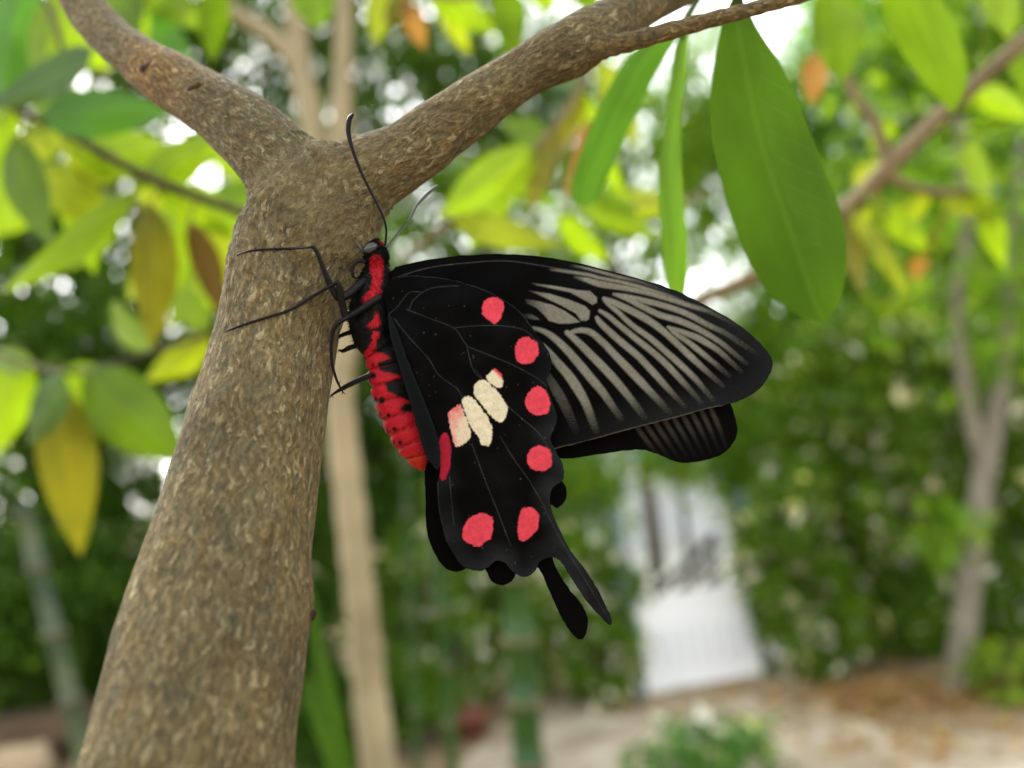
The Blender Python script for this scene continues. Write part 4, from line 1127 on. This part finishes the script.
def paint_fore(X, dim=1.0):
    cov = np.zeros(len(X))
    for s in STREAKS: cov = np.maximum(cov, stroke(X, s))
    for p, st in CELLS:
        fade = np.clip((X[:, 0] - 522) / 28, 0.1, 1)
        cov = np.maximum(cov, np.clip((0.6 - sd_poly(X, p)) / 1.4, 0, 1) * st * fade)
    m = np.array([noise.noise(Vector((x * .22, y * .22, 3.3))) for x, y in X])
    m2 = np.array([noise.noise(Vector((x * .9, y * .9, 5.1))) for x, y in X])
    cov = np.clip(cov * (1 + 0.14 * m) + m2 * .22 * (cov > .05) * (1 - cov), 0, 1)
    edge = -sd_poly(X, catmull(FORE, 4, True))
    cov *= np.clip((edge - 4) / 16, 0, 1) ** .6 * np.where(X[:, 1] < 330, 1, 1) if False else 1
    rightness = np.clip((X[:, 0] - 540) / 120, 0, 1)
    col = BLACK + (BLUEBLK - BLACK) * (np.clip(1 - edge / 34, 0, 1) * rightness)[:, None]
    col = col * (1 - cov[:, None] * dim) + TAN * (cov * dim)[:, None]
    ln = lines(X, FVEINS, 0.15)[:, None] * 0.75
    col = col * (1 - ln) + np.array([0.10, 0.10, 0.095]) * ln
    low = np.clip((1.3 - edge) / 1.2, 0, 1) * (X[:, 1] > 405)
    col = col * (1 - .6 * low[:, None]) + np.array([0.16, 0.14, 0.10]) * .6 * low[:, None]
    return col, cov


HIND = [(384, 292), (393.7, 277), (419, 276), (448, 279), (468, 284), (489, 292), (507, 301.5), (520.6, 312), (534, 330), (546, 347), (551.5, 361), (549.5, 374), (546.5, 381), (551, 398),
        (557, 416), (554, 429), (550.5, 439), (556, 452), (562.5, 464), (564, 475), (561, 482), (553, 487.5), (549.7, 499), (553, 514), (561.7, 534), (570.7, 550), (585.6, 570), (597.6, 589), (606.6, 607),
        (612, 621), (609, 625), (599, 615), (585.6, 600), (572, 579), (563, 565), (555.7, 558), (546.7, 558), (539, 562.5), (536, 569.7), (528.7, 576), (519.8, 576), (510.8, 570), (504.8, 562.5), (495.8, 561),
        (487, 568), (479, 571), (464, 567), (454, 554.7), (445, 536.8), (439, 510), (437, 486), (440, 470), (437, 440), (424, 400), (406, 356), (390, 320)]
SPOTS = [
    (c3([(540, 310), (575, 292), (630, 312), (628, 370), (595, 430), (560, 412), (522, 372), (530, 325)]), PINK),
    (c3([(755, 493), (805, 530), (812, 580), (790, 615), (740, 636), (700, 620), (688, 575), (700, 530), (725, 500)]), PINK),
    (c2([(935, 453), (975, 490), (983, 540), (960, 570), (910, 572), (880, 540), (880, 500), (905, 465)]), PINK),
    (c5([(470, 85), (500, 100), (510, 140), (495, 165), (455, 170), (428, 150), (425, 115), (445, 92)]), PINK),
    (c5([(425, 292), (455, 300), (466, 330), (450, 380), (410, 404), (393, 385), (395, 340), (405, 305)]), PINK),
    (c5([(270, 312), (300, 322), (312, 350), (300, 395), (260, 423), (225, 410), (210, 390), (215, 350), (235, 325)]), PINK),
    (c2([(750, 380), (775, 405), (780, 450), (765, 460), (738, 445), (710, 420), (725, 395)]), CREAM),
    (c2([(690, 427), (720, 440), (757, 480), (790, 520), (798, 560), (780, 605), (750, 600), (715, 565), (690, 530), (665, 500), (657, 480), (662, 445)]), CREAM),
    (c2([(625, 497), (655, 505), (690, 550), (720, 590), (733, 650), (727, 705), (700, 705), (680, 680), (655, 640), (630, 590), (610, 540), (610, 510)]), CREAM),
    (c2([(590, 530), (608, 545), (625, 595), (640, 650), (635, 680), (590, 712), (570, 700), (560, 655), (553, 610), (550, 570)]), CREAM * .5 + PINK * .5),
    (c5([(145, 45), (165, 55), (172, 110), (165, 170), (150, 200), (135, 195), (132, 150), (128, 80)]), np.array([0.28, 0.012, 0.028])),
    (c5([(95, 145), (125, 160), (122, 190), (105, 198), (92, 175)]), np.array([0.17, 0.006, 0.012])),
]
HVEINS = [c3([(70, 190), (200, 184), (350, 201), (450, 226), (560, 267), (650, 318), (720, 374), (790, 465)]),
          c3([(45, 380), (90, 340), (150, 270), (220, 268)]), c3([(150, 355), (170, 310), (230, 260), (300, 240), (400, 235)]),
          c3([(135, 355), (250, 400), (375, 450), (430, 520), (445, 545), (455, 590), (480, 670), (530, 720)]),
          c3([(375, 450), (480, 440), (600, 438), (700, 450), (760, 475), (800, 520)]), c3([(445, 545), (560, 590), (680, 640), (800, 705), (850, 745)]),
          c3([(70, 400), (150, 500), (250, 610), (300, 690), (380, 750)]) + c2([(590, 470), (650, 560)]),
          c5([(165, 190), (172, 270), (180, 350)]), c5([(240, 80), (280, 190), (320, 290), (370, 420)]), c5([(335, 55), (380, 130), (430, 200), (490, 300)]),
          c5([(125, 210), (130, 290), (150, 400), (180, 450)]), c2([(660, 380), (760, 500), (860, 590), (930, 650), (990, 740)]), c5([(455, 240), (500, 330), (560, 440), (640, 570), (700, 670)])]


def paint_hind(X, spots=True):
    edge = -sd_poly(X, catmull(HIND, 4, True))
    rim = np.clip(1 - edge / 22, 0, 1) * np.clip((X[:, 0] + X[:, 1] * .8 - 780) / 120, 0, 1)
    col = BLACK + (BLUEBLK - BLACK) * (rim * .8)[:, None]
    ln = lines(X, HVEINS, 0.1)[:, None] * 0.8
    col = col * (1 - ln) + np.array([0.040, 0.045, 0.045]) * ln
    mott = np.array([noise.noise(Vector((x * .035, y * .05, 1.7))) for x, y in X])
    col = col * (1 + 0.7 * mott)[:, None] + np.array([0.0012, 0.0012, 0.0016]) * np.clip(mott, 0, 1)[:, None]
    fold = c2([(280, 150), (300, 165), (350, 300), (400, 420), (450, 530), (500, 650), (506, 690)])
    if spots:
        jit = np.array([noise.noise(Vector((x * .55, y * .55, 9.1))) for x, y in X]) * 1.0 + np.array([noise.noise(Vector((x * .16, y * .16, 4.4))) for x, y in X]) * 1.3
        for p, c in SPOTS:
            pp = catmull(p, 4, True)
            s = sd_poly(X, pp) + jit
            m = np.clip((0.5 - s) / 1.1, 0, 1)[:, None]
            cc = np.tile(c, (len(X), 1)) * (1 + 0.16 * np.array([noise.noise(Vector((x * .2, y * .2, 6.6))) if a_ else 0 for (x, y), a_ in zip(X, s < 2)]))[:, None]
            if c is CREAM and np.mean([q[0] for q in p]) > 490:           # small cell: pink outer tip
                k = np.clip((X[:, 0] - X[:, 1] - 121) / 4, 0, 1)[:, None]; cc = CREAM * (1 - k) + PINK * k
            elif abs(c[0] - (CREAM * .5 + PINK * .5)[0]) < 1e-6 and abs(c[1] - (CREAM * .5 + PINK * .5)[1]) < 1e-6:
                cx = np.mean([q[0] for q in p]); k = np.clip(0.42 - (X[:, 0] - cx) / 26 + np.clip((416 - X[:, 1]) / 40, -.2, .4) + jit * .2, 0.12, .9)[:, None]
                cc = CREAM * (1 - k) + PINK * k
            col = col * (1 - m) + cc * m
    for k in range(90):                              # stray pale scales and dust
        q = np.array([rng.uniform(388, 560), rng.uniform(285, 575)])
        m = np.clip(1.0 - np.linalg.norm(X - q, axis=1) / rng.uniform(.6, 1.2), 0, 1)[:, None] * rng.uniform(.2, .8)
        col = col * (1 - m) + np.array([0.10, 0.10, 0.095]) * m
    return col, ln[:, 0]


TH = 0.00006
def make_wing(name, outline, painter, depth_fn, step, root, mat, label=None, shift=(0, 0)):
    X, F = wing_mesh(outline, step)
    col, ridge = painter(X)
    d = depth_fn(X) - 0.00006 * np.clip(ridge, 0, 1)
    Wf = P(X[:, 0], X[:, 1], d)
    Wb = P(X[:, 0], X[:, 1], d + TH)
    n = len(X)
    # rim edges
    e = np.sort(np.vstack([F[:, [0, 1]], F[:, [1, 2]], F[:, [2, 0]]]), axis=1)
    de = np.vstack([F[:, [0, 1]], F[:, [1, 2]], F[:, [2, 0]]])
    uq, inv, cnt = np.unique(e, axis=0, return_inverse=True, return_counts=True)
    be = de[cnt[inv.ravel()] == 1]
    F2 = F[:, ::-1] + n
    side = np.vstack([np.stack([be[:, 1], be[:, 0], be[:, 0] + n], 1), np.stack([be[:, 1], be[:, 0] + n, be[:, 1] + n], 1)])
    o = mesh_obj(name, np.vstack([Wf, Wb]), np.vstack([F, F2, side]).astype(np.int32), mat, root, col=np.vstack([col, col]))
    if label: o['label'] = label
    return o


M_WING = mat_tint('wing_scales', rough=0.7, spec=0.03, grain=0.15, gscale=3600, trans=0.0, bump=0.25, sheen=0.0)
M_WINGF = mat_tint('forewing_scales', rough=0.65, spec=0.04, grain=0.22, gscale=2600, trans=0.25, bump=0.2)
M_BODY = mat_tint('body_scales', rough=0.6, spec=0.16, grain=0.25, gscale=3000, bump=0.4)
M_FUZZ = mat_tint('body_hair', rough=0.6, spec=0.1, grain=0.1)
M_CHITIN = mat_noise('black_chitin', (0.003, 0.003, 0.0034), (0.007, 0.007, 0.0075), 900, 0.42, 0.15, spec=0.16)
M_ANTG = mat_noise('grey_antenna', (0.022, 0.023, 0.022), (0.05, 0.051, 0.048), 700, 0.4, 0.1, spec=0.5)
M_EYE = mat_noise('grey_eye', (0.022, 0.026, 0.028), (0.045, 0.05, 0.053), 500, 0.22, 0.05, spec=0.6)

BD = 0.1305
bf = thing('butterfly', 'black swallowtail butterfly with red body and pink spots clinging to the forked trunk', 'butterfly', P(378, 330, BD))


def dep_fore(X):
    x = (X[:, 0] - 390) / 380; y = (X[:, 1] - 270) / 180
    return 0.1296 + 0.0006 * x - 0.0012 * np.sin(np.clip(x, 0, 1) * math.pi) + 0.0009 * y * y + 0.00012 * np.sin(x * 30 + y * 22)


def dep_hind(X):
    x = (X[:, 0] - 390) / 190; y = (X[:, 1] - 280) / 340
    bow = np.exp(-(((X[:, 0] - 405) / 45) ** 2 + ((X[:, 1] - 390) / 100) ** 2))       # passes over the abdomen
    return 0.1276 + 0.0005 * x - 0.0008 * np.sin(np.clip(y, 0, 1) * math.pi) + 0.0010 * np.clip(y, 0, 2) ** 2 - 0.0006 * bow + 0.0001 * np.sin(x * 16 + y * 9)


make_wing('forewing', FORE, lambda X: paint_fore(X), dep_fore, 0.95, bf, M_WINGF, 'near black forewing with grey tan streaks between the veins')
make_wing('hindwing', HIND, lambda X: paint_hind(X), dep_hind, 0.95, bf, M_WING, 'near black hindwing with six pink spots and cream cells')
# grey folded inner margin
FOLD = [(388, 319), (390, 315), (397, 330), (404, 350), (414, 375), (426, 405), (436, 432), (440, 448), (440, 464), (437, 470), (431, 463), (424, 452), (416, 424), (408, 395), (399, 366), (391.5, 340)]
make_wing('wing_fold', FOLD, lambda X: (np.tile([0.0055, 0.0066, 0.0070], (len(X), 1)) * (0.8 + 0.5 * np.clip((sd_poly(X, FOLD) + 4) / 4, 0, 1))[:, None], np.zeros(len(X))),
          lambda X: dep_hind(X) - 0.0005, 1.6, bf, M_WING)
# far wings
FFORE = [(388, 285), (400, 275), (500, 275), (600, 300), (690, 350), (722, 385), (733, 410), (737.5, 430), (733, 443), (722.5, 454), (700.6, 461), (679, 462.5), (657, 454), (643, 450), (622, 451), (591, 455.6), (560, 458.5), (520, 450), (460, 400), (410, 330)]
FSTREAK = [[(632 + i * 9.6, 420 - i * 2.0, 1.5, .9), (641 + i * 9.2, 433 - i * 2.0, 1.9, .8), (650 + i * 8.8, 445 - i * 1.8, 1.7, .3), (656 + i * 8.4, 453 - i * 1.8, 1.2, 0)] for i in range(9)]


def paint_ffore(X):
    cov = np.zeros(len(X))
    for s in FSTREAK: cov = np.maximum(cov, stroke(X, s))
    cov *= .27
    col = BLACK * (1 - cov[:, None]) + TAN * cov[:, None]
    return col, cov * 0


make_wing('forewing', FFORE, paint_ffore, lambda X: 0.1326 + 0.0008 * (X[:, 0] - 390) / 380, 1.3, bf, M_WINGF, 'far forewing showing below the near one')
FHIND = [(388, 300), (420, 300), (480, 320), (540, 400), (548, 480), (556, 481), (563, 482), (567, 492), (564.7, 502), (557, 508), (550, 505), (546, 520), (550, 545), (552.7, 559), (558.7, 572.7), (570.7, 590.7), (582.6, 605.6), (588, 620.6),
         (586, 634), (581, 639.5), (573.7, 635.6), (564.7, 623.6), (555.7, 605.6), (546.7, 584.7), (539, 569), (528, 562), (518, 568), (515, 577), (509, 583), (500, 585), (491, 580.5), (486.8, 572), (480, 563), (470, 566), (460, 571.5), (448, 570), (439, 561), (430, 543), (426, 525), (425.5, 498), (424.5, 471), (426, 430), (405, 360)]
make_wing('hindwing', FHIND, lambda X: (np.tile(BLACK * .9, (len(X), 1)), np.zeros(len(X))), lambda X: 0.1322 + 0.0006 * (X[:, 1] - 300) / 300, 1.6, bf, M_WING, 'far black hindwing with its tail behind the near one')

# body: one lofted surface, profile in pixels
SP = np.array([  # x, y, half width, half depth (px)
    (381, 241, 2, 2), (378.5, 244, 7, 6.5), (376.5, 250, 10.5, 9), (376, 257, 11.5, 10), (376.5, 262, 10, 9), (377, 268, 12, 11), (375, 280, 16, 14.5), (372.5, 295, 20, 17), (371, 310, 21.5, 18), (370.5, 324, 21.5, 18), (373, 338, 19, 17),
    (381.5, 350, 17, 14), (384.5, 362, 18, 14), (387.5, 376, 19, 15), (391, 392, 18.5, 16), (395, 408, 17.5, 16.5), (402, 424, 17.5, 16), (410, 440, 16.5, 15), (416, 453, 13, 12), (420, 463, 8, 8), (423, 470, 1.5, 1.5)])
sp = catmull(SP, 10)
s_acc = np.concatenate([[0], np.cumsum(np.linalg.norm(np.diff(sp[:, :2], axis=0), axis=1))])
tan = np.gradient(sp[:, :2], axis=0); tan /= np.linalg.norm(tan, axis=1)[:, None]
nor = np.stack([tan[:, 1], -tan[:, 0]], 1)
NS = 56
ang = np.linspace(0, 2 * math.pi, NS, endpoint=False)
SEGS = [350, 366, 383, 399, 415, 429, 443, 456]
BV, BP, BNn = [], [], []
for i in range(len(sp)):
    x, y, hw, hd = sp[i]
    gr_ = 1.0
    if y > 346:
        dmin = min(abs(y + 0.22 * nor[i, 0] * math.cos(0) * 0 - s) for s in SEGS); gr_ = 1 - 0.17 * math.exp(-(dmin / 1.7) ** 2) + 0.04
    for a in ang:
        jx = gr_ * (1 + 0.03 * noise.noise(Vector((x * .12, y * .12, a * 1.5))))
        px_, py_ = x + nor[i, 0] * math.cos(a) * hw * jx, y + nor[i, 1] * math.cos(a) * hw * jx
        dz = -math.sin(a) * hd * jx * BD / FPX
        BV.append(P(px_, py_, BD + dz)); BP.append((px_, py_)); BNn.append((nor[i, 0] * math.cos(a), nor[i, 1] * math.cos(a), math.sin(a)))
BV = np.array(BV); BP = np.array(BP); BNn = np.array(BNn)
BF = [[i * NS + j, (i + 1) * NS + j, (i + 1) * NS + (j + 1) % NS, i * NS + (j + 1) % NS] for i in range(len(sp) - 1) for j in range(NS)]
BF += [list(range(NS)), [(len(sp) - 1) * NS + j for j in range(NS)][::-1]]
REDP = [t5([(470, 240), (560, 285), (585, 400), (575, 500), (560, 640), (570, 700), (500, 720)]) + t6([(540, 40), (500, 70), (420, 130), (350, 170), (335, 140), (355, 60)]) + t5([(420, 600), (440, 520), (415, 440), (415, 350), (440, 270)]),
        t5([(500, 120), (540, 100), (590, 130), (600, 165), (540, 160)]),
        t6([(490, 190), (530, 260), (550, 340), (540, 395), (430, 420), (390, 390), (390, 350), (460, 280)]),
        t6([(440, 440), (530, 430), (540, 500), (510, 590), (480, 650), (430, 670), (400, 768), (390, 700), (400, 600), (430, 540)]),
        [(366, 350), (374, 352), (384, 352), (400, 372), (408, 392), (414, 415), (424, 440), (432, 470), (415, 480), (395, 462), (372, 420), (358, 380)]]
BLKP = [[(376, 338), (402, 338), (402, 358), (389, 355.6), (377, 352.5)], [(376.5, 362.5), (389, 358.6), (402, 358), (404, 378), (396.5, 374.8), (380, 371)],
        [(384, 383), (397, 378), (406, 378), (412, 402), (405, 399.5), (388, 392)], [(399, 409), (404.5, 403.5), (412, 403), (414, 412), (404, 412)]]
BDOT = [(c7([(128, 190)])[0], 2.6, 3.0), (c7([(170, 322)])[0], 3.0, 3.6), (c7([(205, 402)])[0], 2.2, 2.6), (c7([(237, 475)])[0], 2.2, 2.4), (c7([(268, 545)])[0], 2.2, 2.4),
        (c7([(100, 220)])[0], 1.6, 6), (c7([(137, 325)])[0], 1.8, 5), (c7([(122, 130)])[0], 1.5, 2), (c7([(160, 400)])[0], 1.2, 3.5), (c7([(200, 490)])[0], 1.3, 3.5), (c7([(235, 550)])[0], 1.3, 3)]
bcol = np.tile(BLACK * 1.1, (len(BV), 1))
jit = np.array([noise.noise(Vector((x * .5, y * .5, 2.2))) for x, y in BP]) * 1.3
for k_, p in enumerate(REDP):
    m = np.clip(((-0.7 if k_ < 4 else 0.8) - sd_poly(BP, catmull(p, 3, True)) - jit * 1.4) / 1.4, 0, 1)[:, None]
    bcol = bcol * (1 - m) + RED * m
tipm = np.clip((BP[:, 1] - 449) / 10, 0, 1)[:, None] * (bcol[:, :1] > .2)
bcol = bcol * (1 - tipm) + np.array([0.37, 0.020, 0.010]) * tipm
for p in BLKP:
    m = np.clip((0.4 - sd_poly(BP, np.array(p)) - jit * .5) / 1.2, 0, 1)[:, None]
    bcol = bcol * (1 - m) + BLACK * m
for s_ in SEGS[1:]:                                   # thin dark red lines across the joints of the abdomen
    cx_ = np.interp(s_, sp[:, 1], sp[:, 0])
    m = np.clip(1.3 - np.abs(BP[:, 1] + 0.22 * (BP[:, 0] - cx_) - s_ + jit * .5) / 0.75, 0, 1)[:, None] * .75
    bcol = bcol * (1 - m) + np.array([0.05, 0.003, 0.004]) * m
for (cx_, cy_), rx_, ry_ in BDOT:
    m = np.clip((1.15 - np.hypot((BP[:, 0] - cx_) / rx_, (BP[:, 1] - cy_) / ry_)) / .3, 0, 1)[:, None]
    bcol = bcol * (1 - m) + BLACK * m
body = mesh_obj('body', BV, BF, M_BODY, bf, col=bcol)

# hair on the thorax and scales on the abdomen
FV, FFc, FC = [], [], []
upw = P(378, 300, BD)
for k in range(9000):
    i = int(rng.integers(0, len(BV)))
    x, y = BP[i]
    if y > 352 and rng.random() > 0.18: continue
    L = rng.uniform(1.6, 5.2) if y < 346 else rng.uniform(.9, 2.4)
    n_ = BNn[i] + rng.normal(size=3) * .45 + np.array([0.05, .75, 0])
    n_ /= np.linalg.norm(n_)
    b = BV[i]; tpt = P(x + n_[0] * L, y + n_[1] * L, BD) - P(x, y, BD)
    fwd = (P(512, 384, 1.0) - CAM)
    tpt = b + tpt - fwd * n_[2] * L * BD / FPX
    s = np.cross(tpt - b, rng.normal(size=3)); s /= np.linalg.norm(s) + 1e-12
    hw = 0.26 * BD / FPX * (1.5 if y < 346 else 1.1)
    o_ = len(FV)
    s2 = np.cross(s, tpt - b); s2 /= np.linalg.norm(s2) + 1e-12
    FV += [b + s * hw, b - s * hw * .5 + s2 * hw * .86, b - s * hw * .5 - s2 * hw * .86, tpt]
    FFc += [[o_, o_ + 1, o_ + 3], [o_ + 1, o_ + 2, o_ + 3], [o_ + 2, o_, o_ + 3]]
    cc_ = bcol[i] * rng.uniform(.75, 1.3)
    FC += [cc_] * 4
mesh_obj('hair', np.array(FV), np.array(FFc, dtype=np.int32), M_FUZZ, bf, smooth=False, col=np.array(FC))

# eye
def ellip(c, axes, sub=3):
    bm = bmesh.new(); bmesh.ops.create_icosphere(bm, subdivisions=sub, radius=1)
    v = np.array([x.co[:] for x in bm.verts]); f = [[x.index for x in q.verts] for q in bm.faces]; bm.free()
    return v @ np.array(axes) + np.array(c), f
ex = lambda dx, dy: P(370 + dx, 249 + dy, BD) - P(370, 249, BD)
fwd = P(512, 384, 1.0) - CAM
for s in (-1, 1):
    v, f = ellip(P(370.5, 248.3, BD + s * 0.0010), [ex(7.0, -4.0), ex(3.0, 4.6), fwd * .0008])
    mesh_obj('eye', v, f, M_EYE, bf)


def chain(name, pts, mat, label=None, n=6, sides=10):
    p = np.asarray(pts, float)                       # x, y, depth, radius px
    q = catmull(np.hstack([P(p[:, 0], p[:, 1], p[:, 2]), (p[:, 3] * p[:, 2] / FPX)[:, None]]), n)
    v, f = tube(q[:, :3], np.maximum(q[:, 3], 1e-5), sides)
    if name == 'leg':                                # fine spines along the leg and a pair of claws at the foot
        pp = [(v, f)]
        tip_ = q[0, :3] if q[0, 3] < q[-1, 3] else q[-1, :3]
        for k in range(26):
            i = int(rng.integers(1, len(q) - 2)); tn = q[i + 1, :3] - q[i, :3]; tn /= np.linalg.norm(tn)
            sv = rng.normal(size=3); sv -= tn * (sv @ tn); sv /= np.linalg.norm(sv)
            p0 = q[i, :3] + sv * q[i, 3] * .7
            pp.append(tube([p0, p0 + (sv + tn * rng.choice([-1, 1]) * .9) * rng.uniform(.0002, .00042)], [.00006, .000008], 4))
        for k in (-1, 1):
            sv = np.array([k * .6, .3, -.7]); pp.append(tube([tip_, tip_ + sv * .0003, tip_ + (sv + [0, .6, -.3]) * .00045], [.00009, .00006, .00001], 5))
        v, f = join(pp)
    o = mesh_obj(name, v, f, mat, bf)
    if label: o['label'] = label
    return o


chain('antenna', [(385, 246, .1300, 1.17), (386, 238, .1298, 1.17), (386, 227, .1296, 1.23), (382, 214, .1293, 1.30), (372, 194, .1288, 1.43), (362, 174, .1284, 1.56), (353, 151, .128, 1.82), (348.5, 133, .1278, 2.47), (349.3, 120, .1277, 2.60), (353, 114, .1277, 1.43)], M_CHITIN, 'black antenna curving up over the trunk')
chain('antenna', [(386, 248, .1315, 1.17), (391, 242, .1325, 1.17), (398, 233, .1345, 1.17), (410, 219, .137, 1.30), (418, 204, .139, 1.37), (428, 193, .141, 1.69), (437, 186, .1425, 1.30)], M_ANTG, 'grey antenna pointing to the right')
chain('palp', [(363, 252, .1302, 1.6), (359, 246, .1300, 1.2), (355, 241, .1299, .7)], M_ANTG)
chain('proboscis', [(366, 262, .1300, 2.6), (361, 260.5, .1299, 2.0), (355.5, 263, .1298, 1.8), (352.3, 269, .1298, 1.7), (353, 275.5, .1299, 1.6), (357, 279, .1301, 1.3)], M_CHITIN)

# legs: feet rest on the bark
from mathutils.bvhtree import BVHTree
bark_bvh = BVHTree.FromPolygons([Vector(p) for p in tv], tf)


def bark(px, py):
    """depth of the finished bark surface seen at a pixel"""
    d = Vector(P(px, py, 1.0) - CAM); L = d.length
    h_ = bark_bvh.ray_cast(Vector(CAM), d / L)
    return h_[3] / L if h_[0] is not None else None


def foot(path):
    """points of a tarsus laid on the bark: (x, y, gap in px, radius)"""
    r, last_ = [], None
    for x, y, gap, ra in path[::-1]:
        d = bark(x, y); d = last_ if d is None else d
        last_ = d if last_ is None else min(max(d, last_ - .002), last_ + .004)
        r.append((x, y, last_ - (gap + ra) * last_ / FPX, ra))
    return r[::-1]


chain('leg', foot([(238, 254.2, -.2, .8), (249, 251, .8, 1.0), (262, 249.3, .6, 1.1), (276, 248.9, 1.2, 1.2), (290, 248.6, 1.8, 1.3)]) + [(308, 247.4, .1240, 1.3), (314, 247.8, .1239, 1.9), (319, 257, .1244, 2.4), (328, 280, .1254, 3.2), (335, 293, .1260, 3.6), (340, 298, .1267, 4.2), (350, 293, .1278, 4.4), (362, 283, .129, 4.4), (371, 276, .13, 4)], M_CHITIN, n=5)
chain('leg', foot([(227, 330.6, -.2, .9), (238, 326.5, .8, 1.1), (250, 322.5, .6, 1.2), (270, 316.3, 1.0, 1.3), (290, 309.8, 1.4, 1.4), (313, 296.2, 2.4, 1.6)]) + [(334, 284, .1250, 1.9), (338, 282.5, .1250, 2.6), (340, 292, .1256, 3.4), (343, 307, .1264, 3.6), (346, 317, .127, 3.5), (353, 315, .128, 3.8), (362, 309, .129, 4)], M_CHITIN, n=5)
chain('leg', [(381, 296.5, .1276, 3.0), (372, 302, .1272, 3.2), (361, 309.6, .1270, 3.2), (350, 315.5, .127, 2.9), (341, 321, .1264, 2.5), (335.5, 326, .1264, 2.3), (332.5, 334, .1266, 1.9), (331, 345, .1268, 1.7), (332, 363, .1272, 1.6), (336, 378, .1276, 1.4), (340, 387, .128, 1.1), (343, 392, .1282, .7)], M_CHITIN, n=5)
chain('leg', [(372, 374, .129, 2.6), (366, 377, .1292, 2.8), (356, 381.5, .1296, 2.7), (346, 386.5, .1299, 2.4), (338, 391, .1302, 1.6), (331, 395.5, .1302, .9)], M_CHITIN, n=5)
chain('leg', [(372, 341, .1315, 2.2), (362, 343, .1325, 2.3), (355, 346, .133, 2.4), (349, 348, .1334, 2.6), (343, 351, .1337, 1.8), (339, 350, .134, 1.0)], M_CHITIN, n=5)
chain('leg', [(364, 327, .1325, 3), (354, 331, .1335, 2.6), (345, 334, .1345, 2.2), (338, 337, .1352, 1.6), (333, 340, .1358, 1)], M_CHITIN, n=5)
